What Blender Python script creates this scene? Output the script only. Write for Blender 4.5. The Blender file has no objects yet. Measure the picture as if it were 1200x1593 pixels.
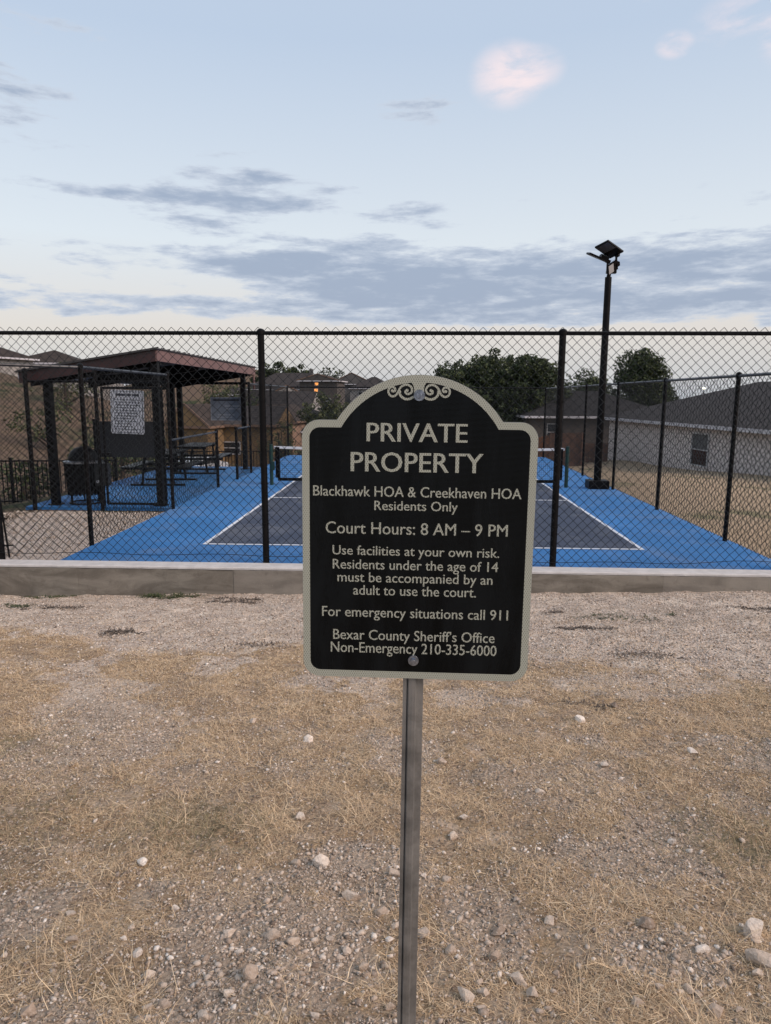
import bpy, bmesh, math, random
import numpy as np
from mathutils import Vector, Matrix
random.seed(7); rng = np.random.default_rng(11)
S = bpy.context.scene
COL = S.collection
R = math.radians

# ------------------------------------------------------------------ camera
cam_d = bpy.data.cameras.new('camera'); cam = bpy.data.objects.new('camera', cam_d); COL.objects.link(cam)
S.camera = cam
cam_d.sensor_fit = 'HORIZONTAL'; cam_d.sensor_width = 36; cam_d.lens = 32.34
cam_d.clip_start = 0.05; cam_d.clip_end = 9000
_p, _y, _r = 0.1641, -0.0384, 0.0044
fw = Vector((math.sin(_y)*math.cos(_p), math.cos(_y)*math.cos(_p), -math.sin(_p)))
rt = Vector((math.cos(_y), -math.sin(_y), 0)); up = rt.cross(fw)
rt2 = rt*math.cos(_r)+up*math.sin(_r); up2 = up*math.cos(_r)-rt*math.sin(_r)
M = Matrix((rt2, up2, -fw)).transposed().to_4x4(); M.translation = Vector((-0.1317, -9.3763, 2.0431))
cam.matrix_world = M
S.render.resolution_x = 771; S.render.resolution_y = 1024

# ------------------------------------------------------------------ world, sun, exposure
S.view_settings.view_transform = 'Standard'; S.view_settings.look = 'None'
S.view_settings.exposure = 0.15; S.view_settings.gamma = 1.0; S.view_settings.use_curve_mapping = False
SUN_EL, SUN_AZ = R(5.0), R(112.0)          # azimuth clockwise from +Y: low, to the right and a little behind
W = bpy.data.worlds.new('World'); S.world = W; W.use_nodes = True
nt = W.node_tree; nt.nodes.clear()
def N(tree, t, **k):
    n = tree.nodes.new(t)
    for a, b in k.items(): setattr(n, a, b)
    return n
def math_n(tree, op, a, b=None, c=None, clamp=False):
    n = N(tree, 'ShaderNodeMath', operation=op, use_clamp=clamp)
    for i, v in enumerate((a, b, c)):
        if v is None: continue
        if isinstance(v, (int, float)): n.inputs[i].default_value = v
        else: tree.links.new(v, n.inputs[i])
    return n.outputs[0]
def mixc(tree, f, a, b, mode='MIX'):
    n = N(tree, 'ShaderNodeMix', data_type='RGBA', blend_type=mode)
    for i, v in ((0, f), (6, a), (7, b)):
        if isinstance(v, (int, float)): n.inputs[i].default_value = v
        elif isinstance(v, (tuple, list)): n.inputs[i].default_value = (*v[:3], 1)
        else: tree.links.new(v, n.inputs[i])
    return n.outputs[2]
def ramp(tree, f, stops, interp='LINEAR'):
    n = N(tree, 'ShaderNodeValToRGB'); n.color_ramp.interpolation = interp
    el = n.color_ramp.elements
    while len(el) < len(stops): el.new(0.5)
    for e, (p, c) in zip(el, stops):
        e.position = p; e.color = (*(c if isinstance(c, (tuple, list)) else (c, c, c)), 1)
    tree.links.new(f, n.inputs[0]); return n.outputs[0]
def maprange(tree, v, a, b, c=0.0, d=1.0, smooth=True):
    n = N(tree, 'ShaderNodeMapRange', interpolation_type='SMOOTHSTEP' if smooth else 'LINEAR', clamp=True) if True else None
    tree.links.new(v, n.inputs[0])
    for i, x in enumerate((a, b, c, d)): n.inputs[1+i].default_value = x
    return n.outputs[0]
sky = N(nt, 'ShaderNodeTexSky', sky_type='NISHITA', sun_disc=False, sun_elevation=SUN_EL, sun_rotation=SUN_AZ)
sky.altitude = 250; sky.air_density = 1.0; sky.dust_density = 1.6; sky.ozone_density = 2.0
tc = N(nt, 'ShaderNodeTexCoord'); sep = N(nt, 'ShaderNodeSeparateXYZ'); nt.links.new(tc.outputs['Generated'], sep.inputs[0])
X_, Y_, Z_ = sep.outputs
# veil of thin high cloud: pale, bluer towards the zenith, peach low down
veil = ramp(nt, Z_, [(0.0, (4.7, 5.0, 5.5)), (0.035, (5.6, 5.6, 5.8)), (0.085, (6.8, 6.3, 6.0)), (0.2, (6.7, 7.2, 7.7)), (0.42, (4.75, 5.65, 7.0)), (1.0, (4.7, 5.4, 6.6))])
base = mixc(nt, 0.80, sky.outputs[0], veil)
# cloud sheet coordinates (flat layer overhead seen in perspective)
den = math_n(nt, 'ADD', Z_, 0.10)
cu = math_n(nt, 'DIVIDE', X_, den); cv = math_n(nt, 'DIVIDE', Y_, den)
cxyz = N(nt, 'ShaderNodeCombineXYZ'); nt.links.new(cu, cxyz.inputs[0]); nt.links.new(cv, cxyz.inputs[1])
def noise(tree, vec, scale, detail=6, rough=0.55, dist=0.0, loc=None, sc=None):
    if loc is not None or sc is not None:
        m = N(tree, 'ShaderNodeMapping'); tree.links.new(vec, m.inputs[0])
        if loc is not None: m.inputs[1].default_value = loc
        if sc is not None: m.inputs[3].default_value = sc
        vec = m.outputs[0]
    n = N(tree, 'ShaderNodeTexNoise'); tree.links.new(vec, n.inputs['Vector'])
    n.inputs['Scale'].default_value = scale; n.inputs['Detail'].default_value = detail
    n.inputs['Roughness'].default_value = rough; n.inputs['Distortion'].default_value = dist
    return n.outputs[0]
az = math_n(nt, 'ARCTAN2', X_, Y_)
gen = tc.outputs['Generated']
n1 = noise(nt, gen, 13.0, 10, 0.62, 0.1, loc=(3.1, 1.7, 0.4), sc=(1.0, 1.0, 4.6))
n2 = noise(nt, gen, 3.2, 4, 0.5, 0.0, loc=(7.3, 2.2, 1), sc=(1, 1, 4))
bank = math_n(nt, 'MULTIPLY', math_n(nt, 'MULTIPLY', maprange(nt, Z_, 0.075, 0.12), maprange(nt, Z_, 0.232, 0.175)), maprange(nt, az, -0.36, -0.05))
cov = math_n(nt, 'ADD', math_n(nt, 'MULTIPLY', bank, 0.40), -0.20)
def region(az0, z0, ra, rz, amp):
    a = math_n(nt, 'DIVIDE', math_n(nt, 'SUBTRACT', az, R(az0)), R(ra)); b_ = math_n(nt, 'DIVIDE', math_n(nt, 'SUBTRACT', Z_, z0), rz)
    d = math_n(nt, 'ADD', math_n(nt, 'MULTIPLY', a, a), math_n(nt, 'MULTIPLY', b_, b_))
    return math_n(nt, 'MULTIPLY', maprange(nt, d, 1.6, 0.0), amp)
for q in ((-12, .262, 8, .024, .24), (-17, .238, 14, .020, .235), (-24, .255, 8, .014, .22), (-20, .178, 14, .020, .235), (-24, .118, 16, .018, .26), (0.5, .238, 5, .022, .22), (-32, .33, 8, .06, .27),
          (-29, .40, 8, .03, .18), (24.5, .235, 1.6, .012, .24), (-8, .205, 9, .016, .17), (0.5, .355, 4.0, .018, .17), (-14, .29, 6, .02, .17), (-5, .15, 12, .03, .10), (-28, .145, 9, .012, .2), (-17, .215, 4, .012, .2)):
    cov = math_n(nt, 'ADD', cov, region(*q))
dens = math_n(nt, 'ADD', math_n(nt, 'ADD', math_n(nt, 'MULTIPLY', n1, 0.95), math_n(nt, 'MULTIPLY', n2, 0.16)), cov)
cl = maprange(nt, dens, 0.51, 0.67)
shade = mixc(nt, maprange(nt, dens, 0.56, 0.84), (4.5, 5.0, 5.8), (2.55, 3.15, 4.2))
c1 = mixc(nt, math_n(nt, 'MULTIPLY', cl, 0.90), base, shade)
# cloudlets lit pink, high up on the right
n3 = noise(nt, gen, 15, 9, 0.6, 0.3, sc=(0.9, 0.9, 2.4))
def puff(az0, z0, ra, rz, col, strength, c, cut):
    m = region(az0, z0, ra, rz, 1.0)
    f = math_n(nt, 'MULTIPLY', m, maprange(nt, n3, cut, cut+0.30))
    return mixc(nt, math_n(nt, 'MULTIPLY', f, strength), c, col)
PINK = (8.0, 6.55, 6.5)
c2 = puff(6.9, .384, 2.6, .030, PINK, 0.62, c1, 0.25)
c2 = puff(8.4, .388, 2.4, .022, PINK, 0.5, c2, 0.36)
c2 = puff(27.5, .385, 3.2, .035, PINK, 0.75, c2, 0.34)
c2 = puff(24.5, .405, 4.5, .03, PINK, 0.4, c2, 0.38)
c2 = puff(18.5, .395, 1.2, .012, PINK, 0.5, c2, 0.34)
bg = N(nt, 'ShaderNodeBackground'); nt.links.new(c2, bg.inputs[0]); bg.inputs[1].default_value = 0.119
wo = N(nt, 'ShaderNodeOutputWorld'); nt.links.new(bg.outputs[0], wo.inputs[0])

sd = bpy.data.lights.new('sun', 'SUN'); sun = bpy.data.objects.new('sun', sd); COL.objects.link(sun)
sd.energy = 2.7; sd.angle = R(26); sd.color = (1.0, 0.80, 0.68)
_sv = Vector((math.sin(SUN_AZ)*math.cos(R(36)), math.cos(SUN_AZ)*math.cos(R(36)), math.sin(R(36))))
sun.rotation_euler = _sv.to_track_quat('Z', 'Y').to_euler()

# ------------------------------------------------------------------ helpers
class MB:
    def __init__(s): s.v = []; s.f = []; s.mi = []
    def add(s, vs, fs, m=0):
        o = len(s.v); s.v += [tuple(v) for v in vs]; s.f += [tuple(i+o for i in f) for f in fs]; s.mi += [m]*len(fs); return s
    def box(s, x0, x1, y0, y1, z0, z1, m=0, T=None):
        vs = [(x, y, z) for z in (z0, z1) for y in (y0, y1) for x in (x0, x1)]
        if T is not None: vs = [tuple(T @ Vector(v)) for v in vs]
        return s.add(vs, [(0,2,3,1),(4,5,7,6),(0,1,5,4),(2,6,7,3),(0,4,6,2),(1,3,7,5)], m)
    def tube(s, a, b, r, n=8, r2=None, cap=True, m=0):
        a = Vector(a); b = Vector(b); d = (b-a).normalized(); r2 = r if r2 is None else r2
        u = d.orthogonal().normalized(); w = d.cross(u)
        vs = []
        for P, q in ((a, r), (b, r2)):
            for i in range(n):
                t = 2*math.pi*i/n; vs.append(P+u*math.cos(t)*q+w*math.sin(t)*q)
        fs = [(i, (i+1) % n, n+(i+1) % n, n+i) for i in range(n)]
        if cap: fs += [tuple(range(n-1, -1, -1)), tuple(range(n, 2*n))]
        return s.add(vs, fs, m)
    def path(s, pts, r, n=6, m=0):
        for a, b in zip(pts[:-1], pts[1:]): s.tube(a, b, r, n, m=m)
        return s
    def bar(s, a, b, wx, wz, m=0):     # rectangular bar between two points
        a = Vector(a); b = Vector(b); d = (b-a); L = d.length; d.normalize()
        upv = Vector((0,0,1)) if abs(d.z) < 0.95 else Vector((0,1,0))
        u = d.cross(upv).normalized(); w = u.cross(d)
        vs = [a+u*sx*wx/2+w*sz*wz/2+d*(L*t) for t in (0,1) for sz in (-1,1) for sx in (-1,1)]
        return s.add(vs, [(0,2,3,1),(4,5,7,6),(0,1,5,4),(2,6,7,3),(0,4,6,2),(1,3,7,5)], m)
    def prism(s, poly, y0, y1, m=0):   # polygon in x,z extruded along y
        n = len(poly); vs = [(x, y0, z) for x, z in poly]+[(x, y1, z) for x, z in poly]
        fs = [tuple(range(n)), tuple(range(2*n-1, n-1, -1))]+[(i, n+i, n+(i+1) % n, (i+1) % n) for i in range(n)]
        return s.add(vs, fs, m)
    def lathe(s, prof, n=20, m=0, c=(0,0)):
        vs = [(c[0]+r*math.cos(2*math.pi*i/n), c[1]+r*math.sin(2*math.pi*i/n), z) for r, z in prof for i in range(n)]
        fs = [(k*n+i, k*n+(i+1) % n, (k+1)*n+(i+1) % n, (k+1)*n+i) for k in range(len(prof)-1) for i in range(n)]
        return s.add(vs, fs, m)
    def build(s, name, mat, parent=None, smooth=False, kind=None, bevel=0):
        me = bpy.data.meshes.new(name); me.from_pydata(s.v, [], s.f)
        for mm in (mat if isinstance(mat, (list, tuple)) else [mat]): me.materials.append(mm)
        me.polygons.foreach_set('material_index', s.mi)
        bm = bmesh.new(); bm.from_mesh(me); bmesh.ops.recalc_face_normals(bm, faces=bm.faces)
        if bevel: bmesh.ops.bevel(bm, geom=bm.edges[:], offset=bevel, segments=1, affect='EDGES')
        bm.to_mesh(me); bm.free()
        if smooth: me.shade_smooth()
        o = bpy.data.objects.new(name, me); COL.objects.link(o)
        if parent: o.parent = parent
        if kind: o['kind'] = kind
        return o
def np_mesh(name, V, F, mat, parent=None, kind=None, smooth=False, attrs=None, uniform=None):
    V = np.asarray(V, dtype=np.float32).reshape(-1, 3); F = np.asarray(F, dtype=np.int32)
    k = F.shape[1]; me = bpy.data.meshes.new(name)
    me.vertices.add(len(V)); me.vertices.foreach_set('co', V.ravel())
    me.loops.add(F.size); me.loops.foreach_set('vertex_index', F.ravel())
    me.polygons.add(len(F)); me.polygons.foreach_set('loop_start', np.arange(0, F.size, k, dtype=np.int32))
    me.polygons.foreach_set('loop_total', np.full(len(F), k, dtype=np.int32))
    if smooth: me.polygons.foreach_set('use_smooth', np.ones(len(F), dtype=bool))
    me.update(calc_edges=True)
    for an, (dom, arr) in (attrs or {}).items():
        a = me.attributes.new(an, 'FLOAT', dom); a.data.foreach_set('value', np.asarray(arr, dtype=np.float32))
    me.materials.append(mat)
    o = bpy.data.objects.new(name, me); COL.objects.link(o)
    if parent: o.parent = parent
    if kind: o['kind'] = kind
    return o
def thing(name, label, cat, loc=(0,0,0), rz=0, group=None):
    o = bpy.data.objects.new(name, None); COL.objects.link(o); o.empty_display_size = 0.2
    o.location = loc; o.rotation_euler = (0,0,rz); o['label'] = label; o['category'] = cat
    if group: o['group'] = group
    return o
def tag(o, label, cat, group=None):
    o['label'] = label; o['category'] = cat
    if group: o['group'] = group
    return o
def dup(root, loc, rz, label, group=None, scale=None):
    r = root.copy(); COL.objects.link(r); r.location = loc; r.rotation_euler = (0,0,rz); r['label'] = label
    if group: r['group'] = group
    if scale: r.scale = scale
    for ch in list(root.children):
        c = ch.copy(); COL.objects.link(c); c.parent = r
        for g in ch.children:
            d = g.copy(); COL.objects.link(d); d.parent = c
    return r

# ------------------------------------------------------------------ materials
def mat(name, col, rough=0.7, metal=0.0, spec=0.5, var=0.0, vscale=3.0, bump=0.0, bscale=40.0, col2=None, coat=0.0):
    m = bpy.data.materials.new(name); m.use_nodes = True; t = m.node_tree; b = t.nodes['Principled BSDF']
    b.inputs['Roughness'].default_value = rough; b.inputs['Metallic'].default_value = metal
    b.inputs['Specular IOR Level'].default_value = spec; b.inputs['Coat Weight'].default_value = coat
    b.inputs['Base Color'].default_value = (*col, 1)
    tcn = N(t, 'ShaderNodeTexCoord')
    if var or col2:
        f = noise(t, tcn.outputs['Object'], vscale, 6, 0.6)
        f = maprange(t, f, 0.3, 0.7)
        a = tuple(c*(1-var) for c in col); c2_ = col2 or tuple(min(1, c*(1+var)) for c in col)
        t.links.new(mixc(t, f, a, c2_), b.inputs['Base Color'])
    if bump:
        f = noise(t, tcn.outputs['Object'], bscale, 5, 0.6)
        bn = N(t, 'ShaderNodeBump'); bn.inputs['Strength'].default_value = bump; bn.inputs['Distance'].default_value = 0.01
        t.links.new(f, bn.inputs['Height']); t.links.new(bn.outputs[0], b.inputs['Normal'])
    return m
def emit(name, col, s):
    m = bpy.data.materials.new(name); m.use_nodes = True; b = m.node_tree.nodes['Principled BSDF']
    b.inputs['Emission Color'].default_value = (*col, 1); b.inputs['Emission Strength'].default_value = s
    b.inputs['Base Color'].default_value = (*col, 1); return m
M_black = mat('black_coated_steel', (0.0055, 0.005, 0.0055), 0.45, spec=0.12, var=0.3, vscale=8)
M_wire = mat('black_vinyl_wire', (0.008, 0.010, 0.012), 0.5, spec=0.25)
M_rail = mat('grey_rail', (0.03, 0.031, 0.035), 0.4, metal=0.3, var=0.4, vscale=6)  # mottled dark grey metal, lighter than the posts
M_green = mat('dark_green_paint', (0.006, 0.035, 0.03), 0.4)
M_white = mat('white_paint', (0.66, 0.68, 0.72), 0.6, var=0.08, vscale=12)
M_steel = mat('galvanised_steel', (0.30, 0.31, 0.33), 0.38, metal=0.9, var=0.2, vscale=30)
M_bark = mat('bark', (0.06, 0.045, 0.035), 0.9, var=0.4, vscale=10)
M_glass = mat('window_glass', (0.018, 0.021, 0.026), 0.12, spec=0.7)
M_frame = mat('white_window_frame', (0.42, 0.42, 0.43), 0.6)
M_red_shade = mat('shaded_red_steel', (0.032, 0.011, 0.011), 0.45, var=0.25, vscale=2)  # roof-edge red for front and back, shade darkened into the colour
M_red_lit = mat('lit_red_steel', (0.155, 0.085, 0.078), 0.5, var=0.15, vscale=2)  # same red on the right-facing side and downspout, light painted in
M_roofmetal = mat('grey_roof_metal', (0.05, 0.045, 0.045), 0.5, metal=0.2, var=0.2)
M_board = mat('sign_board_white', (0.40, 0.42, 0.46), 0.45, var=0.06, vscale=20)
M_board2 = mat('sign_board_blue_grey', (0.15, 0.18, 0.23), 0.4, var=0.1, vscale=12)
M_ink = mat('dark_print', (0.03, 0.035, 0.05), 0.6)
M_pale = mat('pale_print', (0.34, 0.36, 0.40), 0.6)
M_tyre = mat('rubber', (0.015, 0.015, 0.016), 0.8)

def foliage(name, a, b, c):
    m = bpy.data.materials.new(name); m.use_nodes = True; t = m.node_tree; p = t.nodes['Principled BSDF']
    at = N(t, 'ShaderNodeAttribute', attribute_name='tone')
    t.links.new(ramp(t, at.outputs['Fac'], [(0.0, a), (0.5, b), (1.0, c)]), p.inputs['Base Color'])
    p.inputs['Roughness'].default_value = 0.7; p.inputs['Specular IOR Level'].default_value = 0.25
    return m
F_dark = foliage('leaves_dark', (0.016, 0.024, 0.012), (0.045, 0.062, 0.028), (0.11, 0.13, 0.058))
F_olive = foliage('leaves_olive', (0.025, 0.033, 0.016), (0.062, 0.076, 0.036), (0.12, 0.13, 0.06))
F_weed = foliage('weed_leaves', (0.025, 0.04, 0.016), (0.055, 0.07, 0.03), (0.10, 0.10, 0.05))
F_twig = foliage('dead_twigs', (0.05, 0.04, 0.035), (0.09, 0.07, 0.055), (0.16, 0.12, 0.09))
F_straw = foliage('straw_blades', (0.17, 0.105, 0.06), (0.52, 0.37, 0.225), (0.86, 0.68, 0.455))

# near-ground material: straw litter over dirt, blended into crushed limestone by the 'gravel' attribute
def ground_mat():
    m = bpy.data.materials.new('dry_ground'); m.use_nodes = True; t = m.node_tree; p = t.nodes['Principled BSDF']
    p.inputs['Roughness'].default_value = 0.95; p.inputs['Specular IOR Level'].default_value = 0.15
    tcn = N(t, 'ShaderNodeTexCoord'); o = tcn.outputs['Object']
    at = N(t, 'ShaderNodeAttribute', attribute_name='gravel'); g = at.outputs['Fac']
    big = noise(t, o, 1.1, 6, 0.65); mid = noise(t, o, 9, 6, 0.7); fine = noise(t, o, 75, 6, 0.75)
    v1 = N(t, 'ShaderNodeTexVoronoi', feature='F1'); v1.inputs['Scale'].default_value = 48; t.links.new(o, v1.inputs['Vector'])
    v2 = N(t, 'ShaderNodeTexVoronoi', feature='F1'); v2.inputs['Scale'].default_value = 110; t.links.new(o, v2.inputs['Vector'])
    sepc = N(t, 'ShaderNodeSeparateColor'); t.links.new(v1.outputs['Color'], sepc.inputs[0])
    sepd = N(t, 'ShaderNodeSeparateColor'); t.links.new(v2.outputs['Color'], sepd.inputs[0])
    peb = ramp(t, sepc.outputs[0], [(0.0, (0.22, 0.16, 0.12)), (0.4, (0.50, 0.40, 0.32)), (0.85, (0.68, 0.57, 0.475)), (1.0, (0.82, 0.74, 0.65))])
    peb2 = ramp(t, sepd.outputs[1], [(0.0, (0.22, 0.17, 0.14)), (0.6, (0.47, 0.385, 0.325)), (1.0, (0.68, 0.60, 0.53))])
    grav = mixc(t, 0.55, peb, peb2)
    dust = mixc(t, maprange(t, mid, 0.35, 0.65), (0.60, 0.49, 0.39), (0.76, 0.645, 0.53))
    grav = mixc(t, maprange(t, noise(t, o, 4, 5, 0.6), 0.35, 0.7), grav, dust)
    wav = N(t, 'ShaderNodeMapping'); t.links.new(o, wav.inputs[0]); wav.inputs[3].default_value = (1, 3, 1); wav.inputs[2].default_value = (0, 0, 0.5)
    fib = noise(t, wav.outputs[0], 60, 5, 0.7, 1.2)
    straw = ramp(t, fib, [(0.28, (0.085, 0.055, 0.035)), (0.5, (0.36, 0.25, 0.15)), (0.72, (0.66, 0.48, 0.30))])
    dirt = mixc(t, maprange(t, fine, 0.3, 0.7), (0.14, 0.098, 0.066), (0.50, 0.375, 0.265))
    st = mixc(t, maprange(t, mid, 0.40, 0.55), straw, dirt); st = mixc(t, math_n(t, 'MULTIPLY', maprange(t, noise(t, o, 5, 6, 0.7, 0.3, loc=(5, 2, 0)), 0.50, 0.62), 0.6), st, (0.58, 0.46, 0.35))
    st = mixc(t, math_n(t, 'MULTIPLY', maprange(t, big, 0.5, 0.75), 0.35), st, (0.17, 0.15, 0.09))
    pa = N(t, 'ShaderNodeAttribute', attribute_name='pale').outputs['Fac']
    earth = mixc(t, maprange(t, fine, 0.35, 0.65), (0.15, 0.108, 0.075), (0.50, 0.385, 0.28))
    grav = mixc(t, math_n(t, 'MULTIPLY', math_n(t, 'SUBTRACT', 1.0, pa), 0.72), grav, earth)
    gm = maprange(t, math_n(t, 'ADD', g, math_n(t, 'MULTIPLY', math_n(t, 'SUBTRACT', mid, 0.5), 0.9)), 0.3, 0.7)
    grav = mixc(t, math_n(t, 'MULTIPLY', maprange(t, noise(t, o, 2.3, 7, 0.7, 0.4, sc=(0.6, 1.3, 1)), 0.50, 0.68), 0.6), grav, earth)
    grav = mixc(t, math_n(t, 'MULTIPLY', maprange(t, noise(t, o, 120, 3, 0.8), 0.60, 0.66), 0.65), grav, (0.10, 0.078, 0.06))
    t.links.new(mixc(t, gm, st, grav), p.inputs['Base Color'])
    h = math_n(t, 'ADD', math_n(t, 'MULTIPLY', fine, 0.8), math_n(t, 'MULTIPLY', math_n(t, 'SUBTRACT', 1.0, v1.outputs['Distance']), 0.9))
    bn = N(t, 'ShaderNodeBump'); bn.inputs['Strength'].default_value = 1.0; bn.inputs['Distance'].default_value = 0.016
    t.links.new(h, bn.inputs['Height']); t.links.new(bn.outputs[0], p.inputs['Normal'])
    return m
M_ground = ground_mat()
def terrain_mat():
    m = bpy.data.materials.new('dry_hill_grass'); m.use_nodes = True; t = m.node_tree; p = t.nodes['Principled BSDF']
    p.inputs['Roughness'].default_value = 1.0; p.inputs['Specular IOR Level'].default_value = 0.1
    tcn = N(t, 'ShaderNodeTexCoord'); o = tcn.outputs['Object']
    at = N(t, 'ShaderNodeAttribute', attribute_name='gravel')
    big = noise(t, o, 0.09, 6, 0.65); mid = noise(t, o, 0.9, 7, 0.7); fine = noise(t, o, 14, 6, 0.75)
    c = ramp(t, fine, [(0.3, (0.075, 0.053, 0.036)), (0.7, (0.17, 0.125, 0.085))])
    c = mixc(t, math_n(t, 'MULTIPLY', maprange(t, mid, 0.40, 0.62), 0.75), c, (0.115, 0.078, 0.062))
    g = ramp(t, fine, [(0.3, (0.022, 0.030, 0.014)), (0.7, (0.06, 0.068, 0.034))])
    c = mixc(t, maprange(t, math_n(t, 'ADD', math_n(t, 'MULTIPLY', big, 0.7), math_n(t, 'MULTIPLY', mid, 0.3)), 0.50, 0.60), c, g)
    yard = ramp(t, fine, [(0.3, (0.24, 0.18, 0.12)), (0.7, (0.44, 0.34, 0.235))])
    yg = mixc(t, math_n(t, 'MULTIPLY', maprange(t, noise(t, o, 0.45, 5, 0.6, loc=(4, 9, 0)), 0.54, 0.66), 0.7), yard, (0.10, 0.11, 0.055))
    a2 = N(t, 'ShaderNodeAttribute', attribute_name='yard')
    c = mixc(t, a2.outputs['Fac'], c, yg)
    gr = ramp(t, noise(t, o, 30, 6, 0.8), [(0.3, (0.26, 0.22, 0.19)), (0.7, (0.55, 0.48, 0.42))])
    gm = maprange(t, math_n(t, 'ADD', at.outputs['Fac'], math_n(t, 'MULTIPLY', math_n(t, 'SUBTRACT', noise(t, o, 2.2, 5, 0.6), 0.5), 1.0)), 0.3, 0.7)
    c = mixc(t, gm, c, gr)
    t.links.new(c, p.inputs['Base Color'])
    bn = N(t, 'ShaderNodeBump'); bn.inputs['Strength'].default_value = 0.6; bn.inputs['Distance'].default_value = 0.05
    t.links.new(fine, bn.inputs['Height']); t.links.new(bn.outputs[0], p.inputs['Normal'])
    return m
M_terrain = terrain_mat()

# ------------------------------------------------------------------ noise in numpy
_perm = rng.permutation(4096)
def vnoise(x, y, s=1.0, seed=0):
    x = np.asarray(x, float)*s+seed*17.3; y = np.asarray(y, float)*s+seed*9.7
    xi = np.floor(x).astype(int); yi = np.floor(y).astype(int); fx = x-xi; fy = y-yi
    fx = fx*fx*(3-2*fx); fy = fy*fy*(3-2*fy)
    h = lambda a, b: (_perm[(_perm[a & 4095]+b) & 4095])/4095.0
    return (h(xi, yi)*(1-fx)+h(xi+1, yi)*fx)*(1-fy)+(h(xi, yi+1)*(1-fx)+h(xi+1, yi+1)*fx)*fy
def fbm(x, y, s=1.0, o=4, seed=0):
    v = 0; a = 0.5; n = 0
    for k in range(o): v = v+a*vnoise(x, y, s*2**k, seed+k); n += a; a *= 0.5
    return v/n
def sstep(x, a, b):
    t = np.clip((np.asarray(x, float)-a)/(b-a), 0, 1); return t*t*(3-2*t)

# ------------------------------------------------------------------ near ground (in front of the curb)
def near_z(x, y):
    t = (-1.3-y)/6.8
    z = (-0.29+0.021*np.clip(x, -8, 8))*(1-t)+0.50*t
    z = np.where(t > 1, 0.50+0.02*(t-1)*6.8, z)
    return z+0.05*(fbm(x, y, 0.8, 3, 3)-0.5)+0.022*(fbm(x, y, 5, 3, 5)-0.5)*2
# bare / gravelly places: x, y, rx, ry, strength   (the rest is straw)
PATCH = [(-2.1,-7.3,0.3,0.14,0.6),(-1.9,-6.45,0.35,0.15,0.6),(1.75,-6.75,0.25,0.12,0.55),(-0.55,-7.60,0.36,0.34,0.95),(-0.30,-7.15,0.30,0.22,0.9),(0.12,-7.45,0.16,0.25,0.7),(0.62,-7.55,0.24,0.16,0.85),(0.95,-6.75,0.22,0.2,0.55),(-1.35,-7.5,0.14,0.16,0.6),(-0.6,-6.3,0.28,0.16,0.5),
         (-2.0,-5.6,0.5,0.35,0.6),(-1.2,-6.3,0.25,0.3,0.5),(0.5,-6.4,0.5,0.35,0.55),(1.6,-6.0,0.35,0.3,0.6),(1.4,-4.9,0.7,0.35,0.7),(-3.2,-4.6,0.6,0.3,0.4)]
def gravel_mask(x, y):
    edge = -3.6-0.95*sstep(x, -0.5, 1.0)-0.3*sstep(x, 1.2, 3.5)+0.35*np.sin(x*1.3+1.0)
    g = sstep(y+1.1*(fbm(x, y, 1.1, 4, 9)-0.5), edge-0.35, edge+0.35)
    for a, b, rx, ry, s in PATCH:
        d = ((x-a)/rx)**2+((y-b)/ry)**2+0.9*(fbm(x, y, 3, 3, 21)-0.5)
        g = np.maximum(g, s*(1-sstep(d, 0.3, 1.3)))
    g = np.maximum(g, 0.85*sstep(fbm(x, y, 2.1, 5, 31), 0.54, 0.66))
    return np.clip(g, 0, 1)
def grid(x0, x1, nx, y0, y1, ny, zf):
    X, Y = np.meshgrid(np.linspace(x0, x1, nx), np.linspace(y0, y1, ny)); X = X.ravel(); Y = Y.ravel()
    V = np.stack([X, Y, zf(X, Y)], 1); i = np.arange(nx*ny).reshape(ny, nx)
    F = np.stack([i[:-1,:-1], i[:-1,1:], i[1:,1:], i[1:,:-1]], -1).reshape(-1, 4); return V, F, X, Y
def near_surf(x, y):
    return near_z(x, y)+0.010*(fbm(x, y, 24, 3, 41)-0.5)*2
V, F, gx, gy = grid(-9.5, 9.5, 640, -13.0, -1.30, 420, near_surf)
o = np_mesh('ground', V, F, M_ground, kind='structure', smooth=True, attrs={'gravel': ('POINT', gravel_mask(gx, gy)), 'pale': ('POINT', sstep(gy, -6.6, -4.2))})

# ------------------------------------------------------------------ terrain beyond, one sheet to the horizon
def gauss(x, y, cx, cy, sx, sy): return np.exp(-((x-cx)**2/(2*sx*sx)+(y-cy)**2/(2*sy*sy)))
def far_z(x, y):
    d = np.clip(y+1, 0, 78); z = -0.051*d
    near = 1-sstep(np.maximum(np.abs(x)-5.5, 0), 0.0, 6.0)
    z = z*(1-near*(1-sstep(y, 8, 22))*0.97)
    z = z-0.06
    z = z-1.6*sstep(y, 16.5, 26)*np.exp(-((x+3)/9)**2)
    z = z-0.55*sstep(-x, 7.8, 11.0)*(1-sstep(y, 14, 30))*sstep(y, 2, 7)
    z = z+9.0*gauss(x, y, -54, 52, 22, 20)
    z = z+13.5*gauss(x, y, -50, 185, 30, 34)
    z = z+5*gauss(x, y, 190, 420, 160, 80)+8*gauss(x, y, -300, 500, 160, 120)
    z = z-1.9*gauss(x, y, -14, 34, 7, 9)
    z = z+0.5*(fbm(x, y, 0.12, 3, 50)-0.5)*sstep(np.hypot(x, y), 14, 40)
    z = np.where((x > -7.9) & (x < 5.2) & (y < 15.5), np.minimum(z, -0.06), z)
    back = sstep(-y, -2.5, 0.0)
    z = z*(1-back)+(-0.75)*back
    return z+3.0*sstep(-y, 14, 90)*0
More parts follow.
